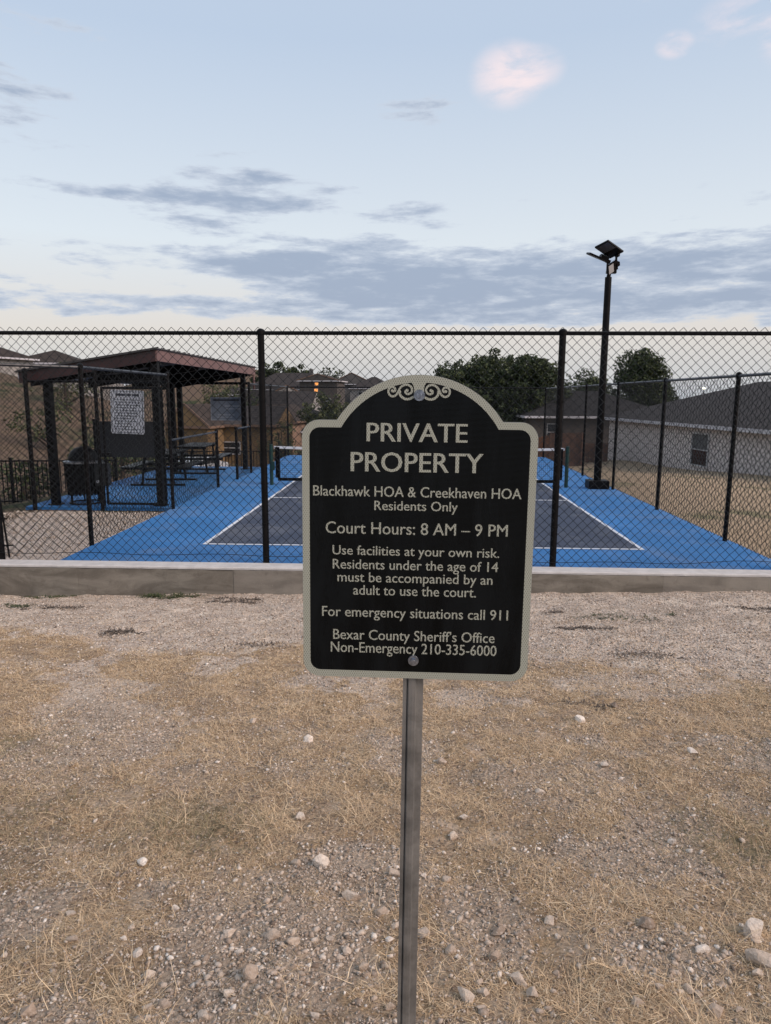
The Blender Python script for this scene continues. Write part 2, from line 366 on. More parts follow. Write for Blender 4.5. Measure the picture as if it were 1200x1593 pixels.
def nonuni(a, b, n, p): 
    t = np.linspace(-1, 1, n); s = np.sign(t)*np.abs(t)**p; return (a+b)/2+s*(b-a)/2
xs = np.unique(np.concatenate([np.linspace(-16, 16, 130), np.linspace(-90, 90, 150), nonuni(-4000, 4000, 90, 3)]))
ys = np.unique(np.concatenate([np.linspace(-2.2, 26, 110), np.linspace(26, 260, 150), 260+3800*np.linspace(0, 1, 40)**2, [-13, -40, -200, -1500]]))
Xg, Yg = np.meshgrid(xs, ys); i = np.arange(len(xs)*len(ys)).reshape(len(ys), len(xs))
Ff = np.stack([i[:-1,:-1], i[:-1,1:], i[1:,1:], i[1:,:-1]], -1).reshape(-1, 4)
Xr, Yr = Xg.ravel(), Yg.ravel(); Zr = far_z(Xr, Yr)
Zr = np.where((Yr < -1.35) & (np.abs(Xr) < 9.4) & (Yr > -12.9), -1.2, Zr)
Zr = np.where((Yr < -1.35) & ~((np.abs(Xr) < 9.4) & (Yr > -12.9)), near_z(np.clip(Xr, -9.5, 9.5), np.clip(Yr, -13, -1.3))-0.03, Zr)
gleft = sstep(-Xr, 4.0, 4.3)*(1-sstep(-Xr, 6.6, 7.6))*(1-sstep(Yr, 2.6, 3.4))*sstep(Yr, -1.3, -0.2)
yard = sstep(Xr, 3.0, 4.5)*(1-sstep(Yr, 40, 50))
np_mesh('terrain', np.stack([Xr, Yr, Zr], 1), Ff, M_terrain, kind='structure', smooth=True, attrs={'gravel': ('POINT', gleft*0.95), 'yard': ('POINT', yard)})

# ------------------------------------------------------------------ court
def acrylic(name, col):
    m = bpy.data.materials.new(name); m.use_nodes = True; t = m.node_tree; p = t.nodes['Principled BSDF']
    o = N(t, 'ShaderNodeTexCoord').outputs['Object']
    f = math_n(t, 'ADD', math_n(t, 'MULTIPLY', noise(t, o, 0.7, 6, 0.6), 0.6), math_n(t, 'MULTIPLY', noise(t, o, 30, 5, 0.7), 0.4))
    t.links.new(mixc(t, maprange(t, f, 0.35, 0.65), tuple(c*0.86 for c in col), tuple(c*1.12 for c in col)), p.inputs['Base Color'])
    dustm = math_n(t, 'MULTIPLY', maprange(t, noise(t, o, 0.9, 7, 0.7, 0.8, loc=(3, 8, 0)), 0.45, 0.68), 0.20)
    src = p.inputs['Base Color'].links[0].from_socket
    t.links.new(mixc(t, dustm, src, (0.30, 0.30, 0.30)), p.inputs['Base Color'])
    p.inputs['Roughness'].default_value = 0.75; p.inputs['Specular IOR Level'].default_value = 0.3
    bn = N(t, 'ShaderNodeBump'); bn.inputs['Strength'].default_value = 0.25; bn.inputs['Distance'].default_value = 0.004
    t.links.new(noise(t, o, 160, 4, 0.7), bn.inputs['Height']); t.links.new(bn.outputs[0], p.inputs['Normal'])
    return m
M_blue = acrylic('blue_acrylic', (0.036, 0.168, 0.41)); M_navy = acrylic('slate_acrylic', (0.045, 0.058, 0.092))
# kerbed blue pad: court rectangle, a walk on the left and the pavilion floor
b = MB(); b.box(-4.56, 4.52, -1.06, 15.1, -0.5, 0.0)
b.box(-7.35, -4.56, 3.15, 10.9, -0.5, -0.002)
b.build('court_pad', M_blue, kind='structure')
b = MB(); b.box(-3.05, 3.05, 0.0, 13.41, -0.01, 0.004); b.build('play_area', M_navy, kind='structure')
b = MB(); L = 0.05; T = 0.008
for y in (0, 13.36): b.box(-3.05, 3.05, y, y+L, 0.0, T)
for y in (4.57, 8.79): b.box(-3.05+L, 3.05-L, y, y+L, 0.0, T)
for x in (-3.05, 3.0): b.box(x, x+L, L, 13.36, 0.0, T)
b.box(-0.025, 0.025, L, 4.57, 0.0, T); b.box(-0.025, 0.025, 8.84, 13.36, 0.0, T)
b.build('court_lines', M_white, kind='structure')

# ------------------------------------------------------------------ concrete curb wall
def concrete():
    m = bpy.data.materials.new('stained_concrete'); m.use_nodes = True; t = m.node_tree; p = t.nodes['Principled BSDF']
    p.inputs['Roughness'].default_value = 0.9
    o = N(t, 'ShaderNodeTexCoord').outputs['Object']; oi = N(t, 'ShaderNodeObjectInfo').outputs['Random']
    f = noise(t, o, 2.2, 7, 0.65, 0.6, sc=(0.6, 1, 2)); g = noise(t, o, 40, 6, 0.75); h = noise(t, o, 9, 5, 0.6, 0.5)
    c = mixc(t, maprange(t, f, 0.3, 0.7), (0.115, 0.099, 0.078), (0.27, 0.242, 0.20))
    c = mixc(t, math_n(t, 'MULTIPLY', maprange(t, oi, 0.0, 1.0, smooth=False), 0.30), c, (0.29, 0.265, 0.24))
    c = mixc(t, math_n(t, 'MULTIPLY', maprange(t, h, 0.55, 0.75), 0.5), c, (0.10, 0.085, 0.068))
    c = mixc(t, math_n(t, 'MULTIPLY', maprange(t, g, 0.62, 0.72), 0.5), c, (0.5, 0.46, 0.42))
    t.links.new(c, p.inputs['Base Color'])
    bn = N(t, 'ShaderNodeBump'); bn.inputs['Strength'].default_value = 0.5; bn.inputs['Distance'].default_value = 0.006
    t.links.new(g, bn.inputs['Height']); t.links.new(bn.outputs[0], p.inputs['Normal']); return m
M_conc = concrete()
M_cope = mat('pale_curb_top', (0.52, 0.50, 0.485), 0.85, var=0.10, vscale=7, bump=0.4, bscale=60)
curb = thing('curb_wall', 'low stained concrete curb wall with pale top running under the front chain link fence', 'curb wall', (0, -1.16, 0))
cuts = [-9.4, -6.3, -4.2, -2.28, 0.55, 2.85, 5.4, 9.4]
def slab(x0, x1, y0, y1, z0, z1, jit, seed):
    n = max(4, int((x1-x0)/0.12)); bm_ = MB(); r_ = random.Random(seed); vs = []
    off = [r_.uniform(-1, 1)*jit for _ in range(n+1)]
    for k in range(n+1):
        x = x0+(x1-x0)*k/n; q = off[k]
        vs += [(x, y0+q, z0), (x, y0+q*0.7, z1-0.012+q*0.4), (x, y0+0.012+q, z1+q*0.3), (x, y1, z1), (x, y1, z0)]
    fs = []
    for k in range(n):
        for j in range(4): fs.append((5*k+j, 5*k+j+1, 5*k+j+6, 5*k+j+5))
    fs += [(0, 1, 2, 3, 4), (5*n+4, 5*n+3, 5*n+2, 5*n+1, 5*n)]
    bm_.add(vs, fs); return bm_
for k, (a, c) in enumerate(zip(cuts[:-1], cuts[1:])):
    s_ = slab(a+0.001, c-0.001, -0.145, 0.09, -0.8, -0.022, 0.003, k).build('curb_segment', M_conc, curb)
    slab(a+0.0, c-0.0005, -0.15+0.001*k, 0.09, -0.022, 0.0095, 0.004, k+50).build('curb_top', M_cope, s_)

# ------------------------------------------------------------------ chain link
def fabric(name, parent, a, b, z0, z1, pitch=0.114, r=0.0039, knuckle=0.05, sag=0.0):
    """woven zigzag wires from plan point a to plan point b"""
    a = np.array(a, float); b = np.array(b, float); L = np.linalg.norm(b-a); d = (b-a)/L; nrm = np.array([-d[1], d[0]])
    nc = max(2, int(L/(pitch/2))); hp = L/nc
    nz = int(round((z1-z0+knuckle)/(pitch/2))); hz = (z1-z0+knuckle)/nz
    V = []; F = []; k = np.arange(nz+1)
    for c in range(nc):
        ph = (k+c) % 2
        s = (c+ph)*hp; s = np.clip(s, 0, L)
        off = np.where(ph == 0, 0.006, -0.006)*(1 if c % 2 else -1)
        wob = 0.006*(vnoise(s*3, k*hz*3, 1, 60)-0.5)
        z = z0+k*hz+wob
        P = np.stack([a[0]+d[0]*s+nrm[0]*(off+wob), a[1]+d[1]*s+nrm[1]*(off+wob), z], 1)
        base = len(V)*3*(nz+1)
        ring = []
        for j in range(3):
            t = 2*math.pi*j/3+0.5
            # triangle section: across the wire in plane, and out of plane
            ring.append(P+np.array([d[0], d[1], 0])*math.cos(t)*r*1.25+np.array([nrm[0], nrm[1], 0])*math.sin(t)*r)
        V.append(np.stack(ring, 1).reshape(-1, 3))
        i0 = base+3*np.arange(nz)
        for j in range(3):
            F.append(np.stack([i0+j, i0+(j+1) % 3, i0+3+(j+1) % 3, i0+3+j], 1))
    return np_mesh(name, np.concatenate(V), np.concatenate(F), M_wire, parent, kind='stuff')
def post(parent, x, y, z1, r=0.037, z0=-0.3, cap=True, m=None):
    p = MB().tube((x, y, z0), (x, y, z1), r, 14).build('post', m or M_black, parent, smooth=False)
    if cap:
        MB().lathe([(r*1.25, z1-0.03), (r*1.25, z1+0.012), (r*0.8, z1+0.03), (0.001, z1+0.04)], 14, c=(x, y)).build('post_cap', M_black, p)
    return p
# front fence on the curb
FY = -1.03
ff = thing('chain_link_fence', 'tall black chain link fence on the concrete curb, right behind the sign', 'fence', (0, 0, 0))
for x in (-5.30, -1.935, 1.60, 4.45): post(ff, x, FY, 2.80, 0.040, -0.02)
MB().tube((-5.3, FY, 2.785), (4.45, FY, 2.785), 0.024, 10).build('top_rail', M_black, ff)
fabric('chain_mesh', ff, (-9.4, FY-0.032), (4.45, FY-0.032), 0.015, 2.80)
MB().tube((-9.4, FY, 2.785), (-5.3, FY, 2.785), 0.024, 10).build('top_rail', M_black, ff)
post(ff, -8.7, FY, 2.80, 0.040, -0.02)
pts = [(-9.4+13.85*t/60, FY-0.045, 0.105+0.012*math.sin(t*0.9)-(0.035*max(0, 1-((t-50)/7)**2))) for t in range(61)]
MB().path(pts, 0.004, 4).build('tension_wire', M_wire, ff)
b = MB()
for x in (-5.30, -1.935, 1.60):
    for z in (0.5, 1.0, 1.5, 2.0, 2.45): b.tube((x, FY, z-0.008), (x, FY, z+0.008), 0.046, 10)
b.build('tie_band', M_black, ff, kind='stuff')
# latch rods on the corner at far left
MB().tube((-5.22, FY+0.03, 0.02), (-5.30, FY+0.03, 1.0), 0.012, 6).tube((-5.30, FY, 0.18), (-5.15, FY+0.02, 0.18), 0.01, 6).tube((-5.30, FY, 0.52), (-5.2, FY+0.02, 0.52), 0.01, 6).build('drop_rod', M_black, ff)

def side_fence(label, pts, posts, ztop, rail_mat=M_rail):
    t = thing('chain_link_fence', label, 'fence', (pts[0][0], pts[0][1], 0))
    def loc(p): return (p[0]-pts[0][0], p[1]-pts[0][1])
    for p in posts: post(t, *loc(p), ztop+0.02, 0.032, -0.1)
    for a, c in zip(pts[:-1], pts[1:]):
        la, lc = loc(a), loc(c)
        MB().tube((*la, ztop), (*lc, ztop), 0.021, 8).build('top_rail', rail_mat, t)
        fabric('chain_mesh', t, la, lc, 0.02, ztop, knuckle=0.03)
    return t
side_fence('long black chain link side fence right of the court, before the long grey-roofed house', [(4.43, -1.0), (4.42, 14.9)], [(4.43, 0.70), (4.43, 3.55), (4.42, 6.41), (4.42, 9.26), (4.42, 12.1), (4.42, 14.9)], 2.36)
side_fence('black chain link fence across the far end of the court beyond the net', [(-4.5, 14.9), (4.40, 14.9)], [(-4.5, 14.9), (-1.5, 14.9), (1.5, 14.9)], 2.38, M_black)
side_fence('tall black chain link fence from the left front corner to the pavilion gate', [(-5.27, -1.0), (-4.57, -0.12), (-4.52, 3.05)], [(-4.57, -0.12), (-4.52, 3.05)], 2.42)
side_fence('tall chain link side fence at far left corner of the court, past the pavilion', [(-4.5, 9.2), (-4.5, 14.86)], [(-4.5, 9.2), (-4.5, 12.05)], 2.38)
side_fence('waist-high chain link fence section beside the pavilion, nearer the gate', [(-4.53, 3.1), (-4.55, 6.16)], [(-4.55, 6.16)], 1.26)
side_fence('waist-high chain link fence section starting past the opening in the pavilion side', [(-4.50, 7.7), (-4.5, 9.15)], [(-4.50, 7.7)], 1.26)
# fence with gate in front of the pavilion
gf = thing('chain_link_fence', 'chain link fence facing the court front before the pavilion, left of its gate', 'fence', (-7.14, 3.1, 0))
post(gf, 0, 0, 2.50, 0.04, -0.1); post(gf, 1.28, 0, 2.50, 0.034, -0.1)
MB().tube((0, 0, 2.30), (2.62, 0, 2.30), 0.022, 8).build('top_rail', M_black, gf)
fabric('chain_mesh', gf, (0, 0), (1.28, 0), 0.03, 2.30, knuckle=0.02)
gt = thing('fence_gate', 'closed chain link gate in front of the pavilion with the white notice board on it', 'gate', (-5.80, 3.1, 0))
g = MB()
for x in (0.05, 1.14): g.tube((x, 0, 0.07), (x, 0, 2.20), 0.024, 8)
for z in (0.08, 2.19): g.tube((0.05, 0, z), (1.14, 0, z), 0.022, 8)
g.build('gate_frame', M_black, gt)
fabric('chain_mesh', gt, (0.06, 0.0), (1.13, 0.0), 0.09, 2.18, knuckle=0.0)
for z in (0.25, 1.85): MB().tube((1.14, 0, z), (1.14, 0, z+0.07), 0.034, 8).build('hinge', M_black, gt)
MB().box(0.0, 0.16, -0.03, 0.03, 0.95, 1.02).tube((0.08, -0.03, 0.98), (0.08, -0.09, 0.98), 0.012, 6).build('latch', M_black, gt)

def rounded(x0, x1, z0, z1, r, n=6):
    P = []
    for cx, cz, a0 in ((x1-r, z1-r, 0), (x0+r, z1-r, 90), (x0+r, z0+r, 180), (x1-r, z0+r, 270)):
        for k in range(n+1):
            t = R(a0+90*k/n); P.append((cx+r*math.cos(t), cz+r*math.sin(t)))
    return P
# notice boards
nb = thing('notice_board', 'white rules board with rows of small print fixed to the pavilion gate', 'sign', (-5.27, 3.04, 1.76), 0)
nb.rotation_euler = (0, R(2.0), 0)
MB().prism(rounded(-0.305, 0.305, -0.39, 0.39, 0.03), -0.004, 0.0).build('board', M_board, nb)
b = MB()
for rr in (0.0,):
    o_ = rounded(-0.285, 0.285, -0.37, 0.37, 0.025); i_ = rounded(-0.277, 0.277, -0.362, 0.362, 0.02); n_ = len(o_)
    b.add([(x, -0.006, z) for x, z in o_]+[(x, -0.006, z) for x, z in i_], [(k, (k+1) % n_, n_+(k+1) % n_, n_+k) for k in range(n_)])
b.build('border_line', M_ink, nb)
rr_ = random.Random(4)
def print_rows(parent, x0, x1, zs, h, y, m, dens=1.0, title=None):
    b = MB()
    for z in zs:
        x = x0+rr_.uniform(0, 0.03); xe = x1-rr_.uniform(0, (x1-x0)*0.35)
        while x < xe:
            w = rr_.uniform(0.015, 0.055); b.box(x, min(x+w, x1), y-0.001, y, z-h/2, z+h/2); x += w+0.012
    b.build('print_rows', m, parent, kind='stuff')
b = MB()
for w0, w1 in ((-0.21, -0.03), (-0.005, 0.075), (0.10, 0.22)): b.box(w0, w1, -0.0065, -0.0055, 0.285, 0.325)
b.build('print_title', M_ink, nb)
print_rows(nb, -0.24, 0.24, [0.22-0.048*k for k in range(12)], 0.014, -0.0056, M_ink)
hb = thing('notice_board', 'blue-grey notice board hanging under the pavilion roof on the right', 'sign', (-5.42, 10.35, 1.70))
MB().box(-0.45, 0.45, -0.01, 0.01, -0.31, 0.31).build('board', M_board2, hb)
b = MB()
for x0, x1, z0, z1 in ((-0.46, 0.46, 0.30, 0.325), (-0.46, 0.46, -0.325, -0.30), (-0.46, -0.44, -0.30, 0.30), (0.44, 0.46, -0.30, 0.30)): b.box(x0, x1, -0.02, 0.014, z0, z1)
b.build('frame', mat('board_edge', (0.25, 0.28, 0.33), 0.5), hb)
b = MB()
for x in (-0.4, 0.4): MB().tube((x, 0, 0.325), (x, 0, 0.71), 0.006, 5).build('hanger', M_black, hb)
b = MB(); b.box(-0.38, 0.36, -0.0125, -0.011, 0.22, 0.27); b.build('print_title', M_ink, hb)
print_rows(hb, -0.05, 0.40, [0.08, 0.0], 0.03, -0.0115, M_pale); print_rows(hb, -0.28, 0.30, [-0.17, -0.235], 0.025, -0.0115, M_pale)

# ------------------------------------------------------------------ net
net = thing('court_net', 'low net with white top band across the middle of the blue court', 'net', (0, 6.70, 0))
for s in (-1, 1):
    p = MB().tube((s*3.43, 0, 0.0), (s*3.43, 0, 0.93), 0.042, 12).build('net_post', M_green, net)
    MB().lathe([(0.045, 0.93), (0.045, 0.95), (0.001, 0.955)], 12, c=(s*3.43, 0)).build('post_cap', M_green, p)
    MB().box(s*3.43-0.045*s-0.035, s*3.43-0.045*s+0.035, -0.05, 0.02, 0.35, 0.55).build('winch', M_green, p) if s < 0 else None
    MB().box(s*3.28-0.05, s*3.28+0.05, -0.02, 0.02, 0.17, 0.89).build('side_band', M_black, net)
NZ = lambda x: 0.90-0.045*(1-(x/3.38)**2)
b = MB(); n = 24
for k in range(n):
    xa = -3.36+6.72*k/n; xb = -3.36+6.72*(k+1)/n
    for y in (-0.012, 0.012): b.add([(xa, y, NZ(xa)-0.045), (xb, y, NZ(xb)-0.045), (xb, y, NZ(xb)+0.012), (xa, y, NZ(xa)+0.012)], [(0,1,2,3)])
    b.add([(xa, -0.012, NZ(xa)+0.012), (xb, -0.012, NZ(xb)+0.012), (xb, 0.012, NZ(xb)+0.012), (xa, 0.012, NZ(xa)+0.012)], [(0,1,2,3)])
b.build('top_band', M_white, net)
MB().box(-3.28, 3.28, -0.018, 0.018, 0.10, 0.17).build('bottom_band', M_black, net)
b = MB(); x = -3.22
while x < 3.22: b.bar((x, 0, 0.17), (x, 0, NZ(x)-0.045), 0.0035, 0.0035); x += 0.046
z = 0.2
while z < 0.84: b.bar((-3.23, 0.002, z), (3.23, 0.002, z), 0.0035, 0.0035); z += 0.046
b.build('netting', M_wire, net, kind='stuff')

# ------------------------------------------------------------------ light pole
lp = thing('light_pole', 'tall black pole with three floodlight heads beside the right side fence', 'light pole', (4.12, 6.62, 0))
MB().box(-0.23, 0.23, -0.2, 0.2, 0, 0.19).build('base_box', M_black, lp, bevel=0.012)
MB().tube((0, 0, 0.19), (0, 0, 4.66), 0.085, 16, r2=0.072).build('pole', M_black, lp)
MB().tube((0, 0, 4.66), (0.02, 0, 4.78), 0.045, 10).box(-0.05, 0.16, -0.05, 0.05, 4.74, 4.79).box(0.13, 0.165, -0.03, 0.03, 4.78, 5.12).box(-0.05, -0.015, -0.03, 0.03, 4.78, 5.0).build('bracket', M_black, lp)
M_lens = mat('led_lens', (0.10, 0.10, 0.11), 0.3, var=0.2, vscale=30); M_lens2 = mat('pale_lens', (0.42, 0.42, 0.43), 0.3)
def flood(loc, T, lens, w=0.34, l=0.52, lab=None):
    h = MB(); Tm = Matrix.Translation(loc) @ T
    h.box(-l, 0, -w/2, w/2, -0.015, 0.02, T=Tm).box(-l*0.42, -0.02, -w*0.32, w*0.32, 0.02, 0.075, T=Tm)
    for k in range(6): h.box(-l*0.40+k*0.033, -l*0.40+k*0.033+0.008, -w*0.30, w*0.30, 0.075, 0.10, T=Tm)
    h.box(-0.03, 0.05, -0.045, 0.045, -0.03, 0.045, T=Tm)
    f = h.build('floodlight', M_black, lp)
    MB().box(-l*0.95, -l*0.45, -w*0.44, w*0.44, -0.019, -0.015, T=Tm).build('lens', lens, f)
    return f
flood((0.155, 0.0, 5.13), Matrix.Rotation(R(30), 4, 'Z') @ Matrix.Rotation(R(21), 4, 'Y') @ Matrix.Rotation(R(-14), 4, 'X'), M_lens, w=0.36, l=0.50)
flood((-0.03, 0.02, 4.99), Matrix.Rotation(R(8), 4, 'Z') @ Matrix.Rotation(R(20), 4, 'Y') @ Matrix.Rotation(R(12), 4, 'X'), M_lens, w=0.26, l=0.48)
flood((0.16, -0.06, 4.92), Matrix.Rotation(R(20), 4, 'Z') @ Matrix.Rotation(R(-32), 4, 'Y') @ Matrix.Rotation(R(-62), 4, 'X'), M_lens2, w=0.22, l=0.27)

# ------------------------------------------------------------------ pavilion
pv = thing('pavilion', 'open shade pavilion with sloping red-edged metal roof left of the court', 'pavilion', (-4.8, 3.3, 0))
W_, Ln, zr, zl = 2.55, 7.9, 2.875, 2.47
def rz(x): return zr+(zl-zr)*(-x/W_)
def roofquad(mbx, x0, x1, y0, y1, dz0, dz1):
    vs = [(x, y, rz(x)+dz) for dz in (dz0, dz1) for y in (y0, y1) for x in (x0, x1)]
    mbx.add(vs, [(0,2,3,1),(4,5,7,6),(0,1,5,4),(2,6,7,3),(0,4,6,2),(1,3,7,5)])
b = MB(); roofquad(b, -W_-0.05, 0.06, -0.08, Ln+0.1, 0.0, 0.02)
rf = b.build('roof', M_roofmetal, pv)
b = MB(); k = -W_
x = -W_
y = 0.0
while y < Ln: roofquad(b, -W_-0.04, 0.05, y, y+0.03, 0.02, 0.045); y += 0.30
b.build('roof_rib', M_roofmetal, rf, kind='stuff')
b = MB(); roofquad(b, 0.0, 0.03, -0.02, Ln, -0.205, -0.003); b.build('fascia', M_red_lit, pv)['label'] = 'red side fascia facing the court, coloured lighter as if lit'
b = MB(); roofquad(b, -W_, 0.0, -0.03, 0.0, -0.205, -0.003); b.build('fascia', M_red_shade, pv)['label'] = 'red front fascia, coloured darker as if in shade'
b = MB(); roofquad(b, -W_, 0.0, Ln-0.03, Ln, -0.205, -0.003); b.build('fascia', M_red_shade, pv)
b = MB(); roofquad(b, -W_-0.03, -W_, 0, Ln, -0.12, -0.003); b.build('gutter', mat('pale_gutter', (0.5, 0.52, 0.58), 0.4), pv)
for y in (0.25, 2.6, 5.0, 7.1):
    b = MB(); roofquad(b, -W_+0.05, -0.02, y, y+0.09, -0.26, -0.06); b.build('rafter', M_black, pv)
for x in (-0.45, -1.1, -1.75, -2.3):
    b = MB(); roofquad(b, x, x+0.06, 0.0, Ln, -0.06, -0.002); b.build('purlin', M_black, pv)
for x, y, w in ((-0.07, 0.12, 0.125), (-2.10, 0.12, 0.13), (-0.10, 6.9, 0.12), (-1.82, 6.0, 0.12), (-2.05, 7.3, 0.13), (-0.95, 3.5, 0.09)):
    if x == -0.95: continue
    c_ = MB().box(x-w/2, x+w/2, y-w/2, y+w/2, -0.01, rz(x)-0.06).build('column', M_black, pv)
    MB().box(x-w*0.85, x+w*0.85, y-w*0.85, y+w*0.85, 0, 0.02).build('base_plate', M_black, c_)
MB().box(-2.05, 0.04, 7.02, 7.08, 2.38, 2.45).build('tie_beam', M_black, pv)
MB().tube((0.05, 7.6, 2.65), (0.05, 7.6, 2.25), 0.035, 8).build('downspout', M_red_lit, pv)
# dark screen panel hung behind the gate
sp = thing('privacy_screen', 'dark solid screen panel standing under the pavilion behind the notice board', 'screen', (-6.3, 5.6, 0))
MB().box(-0.78, 0.62, -0.02, 0.02, 0.72, 1.50).build('panel', mat('dark_panel', (0.012, 0.013, 0.016), 0.7, var=0.2), sp)
for x in (-0.78, 0.62): MB().box(x-0.025, x+0.025, -0.025, 0.025, 0, 1.55).build('leg', M_black, sp)
# picnic tables
def picnic(x, y, label):
    t = thing('picnic_table', label, 'picnic table', (x, y, 0), R(4), 'dark picnic tables under the pavilion')
    M_t = M_black
    for k in range(5): MB().box(-0.38+k*0.155, -0.38+k*0.155+0.14, -0.85, 0.85, 0.72, 0.75).build('tabletop_plank', M_t, t)
    for s in (-1, 1):
        for k in range(2):
            xx = s*0.62+(k-0.5)*0.15; MB().box(xx-0.07, xx+0.07, -0.85, 0.85, 0.43, 0.455).build('bench_plank', M_t, t)
    for yy in (-0.55, 0.55):
        MB().box(-0.34, 0.34, yy-0.03, yy+0.03, 0.66, 0.72).box(-0.78, 0.78, yy-0.03, yy+0.03, 0.37, 0.43).tube((-0.28, yy, 0.68), (-0.36, yy, 0.03), 0.03, 8).tube((0.28, yy, 0.68), (0.36, yy, 0.03), 0.03, 8).box(-0.62, 0.62, yy-0.04, yy+0.04, 0.0, 0.04).build('leg_frame', M_black, t)
picnic(-6.05, 6.9, 'nearest dark picnic table, just behind the screen panel under the pavilion')
picnic(-6.0, 9.4, 'farther dark picnic table at the back of the pavilion')
# trash receptacle
tr = thing('trash_receptacle', 'black slatted steel litter bin with domed lid standing behind the left side fence', 'trash can', (-6.42, 3.62, 0))
b = MB(); 
for k in range(26):
    t = 2*math.pi*k/26; x, y = 0.29*math.cos(t), 0.29*math.sin(t)
    MB().bar((x, y, 0.18), (x*1.08, y*1.08, 0.80), 0.046, 0.014).build('slat', M_black, tr) 
MB().lathe([(0.27, 0.20), (0.27, 0.78)], 20).build('liner', M_tyre, tr)
MB().lathe([(0.30, 0.78), (0.36, 0.79), (0.36, 0.82), (0.27, 0.84)], 24).build('rim', M_steel, tr)
MB().lathe([(0.27, 0.83), (0.265, 0.90), (0.22, 1.0), (0.14, 1.07), (0.001, 1.10)], 24).build('dome_lid', M_black, tr, smooth=True)
for k in range(6):
    t = 2*math.pi*k/6; MB().tube((0.28*math.cos(t), 0.28*math.sin(t), 0.0), (0.28*math.cos(t), 0.28*math.sin(t), 0.2), 0.014, 6).build('leg', M_black, tr)
MB().lathe([(0.275, 0.01), (0.295, 0.01), (0.295, 0.035), (0.275, 0.035), (0.275, 0.01)], 24).build('foot_ring', M_black, tr)
ub = thing('utility_box', 'small dark box with pale labels mounted beside the domed litter bin', 'box', (-5.93, 3.35, 0))
MB().box(-0.13, 0.12, -0.08, 0.08, 0.38, 0.80, 0).build('case', mat('box_case', (0.02, 0.022, 0.024), 0.6), ub, bevel=0.01)
MB().tube((0, 0, 0), (0, 0, 0.38), 0.025, 8).build('stand', M_black, ub)
MB().box(-0.10, 0.02, -0.084, -0.081, 0.44, 0.49).build('label_plate', M_pale, ub)
MB().box(-0.10, 0.08, -0.1, 0.05, 0.81, 0.83).build('lid_trim', M_steel, ub)
# black picket fences
def picket(name, label, a, c, zb, h, sp_=0.11):
    a = Vector(a); c = Vector(c); t = thing(name, label, 'fence', (*a, zb)); d = c-a; L_ = d.length; d.normalize()
    b = MB(); n = int(L_/sp_)
    for k in range(n+1): q = d*(k*sp_); b.bar((q.x, q.y, 0), (q.x, q.y, h), 0.02, 0.02)
    b.build('picket', M_black, t, kind='stuff')
    e = d*L_
    for z in (0.08, h-0.03): MB().bar((0, 0, z), (e.x, e.y, z), 0.03, 0.035).build('rail', M_black, t)
    n = max(1, int(L_/2.4))
    for k in range(n+1): q = d*(L_*k/n); MB().box(q.x-0.03, q.x+0.03, q.y-0.03, q.y+0.03, 0, h+0.06).build('post', M_black, t)
picket('picket_fence', 'black metal picket fence at far left in front of green shrubs', (-15.5, 7.2), (-7.8, 8.2), -0.72, 1.15)
picket('picket_fence', 'low black metal picket fence beyond the pavilion floor', (-9.5, 14.6), (-4.7, 15.4), -1.05, 1.2)

# ------------------------------------------------------------------ houses
def shingle(name, col):
    m = bpy.data.materials.new(name); m.use_nodes = True; t = m.node_tree; p = t.nodes['Principled BSDF']
    p.inputs['Roughness'].default_value = 0.9; p.inputs['Specular IOR Level'].default_value = 0.2
    o = N(t, 'ShaderNodeTexCoord').outputs['Object']
    br = N(t, 'ShaderNodeTexBrick'); t.links.new(o, br.inputs['Vector'])
    br.inputs['Scale'].default_value = 1.0; br.inputs['Brick Width'].default_value = 0.33; br.inputs['Row Height'].default_value = 0.16; br.inputs['Mortar Size'].default_value = 0.012
    br.inputs['Color1'].default_value = (*[c*0.8 for c in col], 1); br.inputs['Color2'].default_value = (*[c*1.25 for c in col], 1); br.inputs['Mortar'].default_value = (*[c*0.5 for c in col], 1)
    f = noise(t, o, 0.8, 5, 0.6)
    t.links.new(mixc(t, math_n(t, 'MULTIPLY', maprange(t, f, 0.4, 0.7), 0.4), br.outputs[0], tuple(c*0.7 for c in col)), p.inputs['Base Color']); return m
R_grey = shingle('grey_shingles', (0.050, 0.044, 0.043)); R_brown = shingle('brown_shingles', (0.048, 0.037, 0.032)); R_dark = shingle('dark_shingles', (0.030, 0.028, 0.029))
def brickm(name, c1, c2):
    m = bpy.data.materials.new(name); m.use_nodes = True; t = m.node_tree; p = t.nodes['Principled BSDF']; p.inputs['Roughness'].default_value = 0.9
    tcx = N(t, 'ShaderNodeTexCoord'); s_ = N(t, 'ShaderNodeSeparateXYZ'); t.links.new(tcx.outputs['Object'], s_.inputs[0])
    cb = N(t, 'ShaderNodeCombineXYZ'); t.links.new(math_n(t, 'ADD', s_.outputs[0], s_.outputs[1]), cb.inputs[0]); t.links.new(s_.outputs[2], cb.inputs[1])
    br = N(t, 'ShaderNodeTexBrick'); t.links.new(cb.outputs[0], br.inputs['Vector']); br.inputs['Scale'].default_value = 1
    br.inputs['Brick Width'].default_value = 0.42; br.inputs['Row Height'].default_value = 0.2; br.inputs['Mortar Size'].default_value = 0.014
    br.inputs['Color1'].default_value = (*c1, 1); br.inputs['Color2'].default_value = (*c2, 1); br.inputs['Mortar'].default_value = (*[x*0.7 for x in c1], 1)
    t.links.new(br.outputs[0], p.inputs['Base Color']); return m
W_beige = brickm('grey_beige_block', (0.50, 0.45, 0.43), (0.57, 0.52, 0.50)); W_white = mat('pale_siding', (0.27, 0.255, 0.245), 0.8, var=0.1)
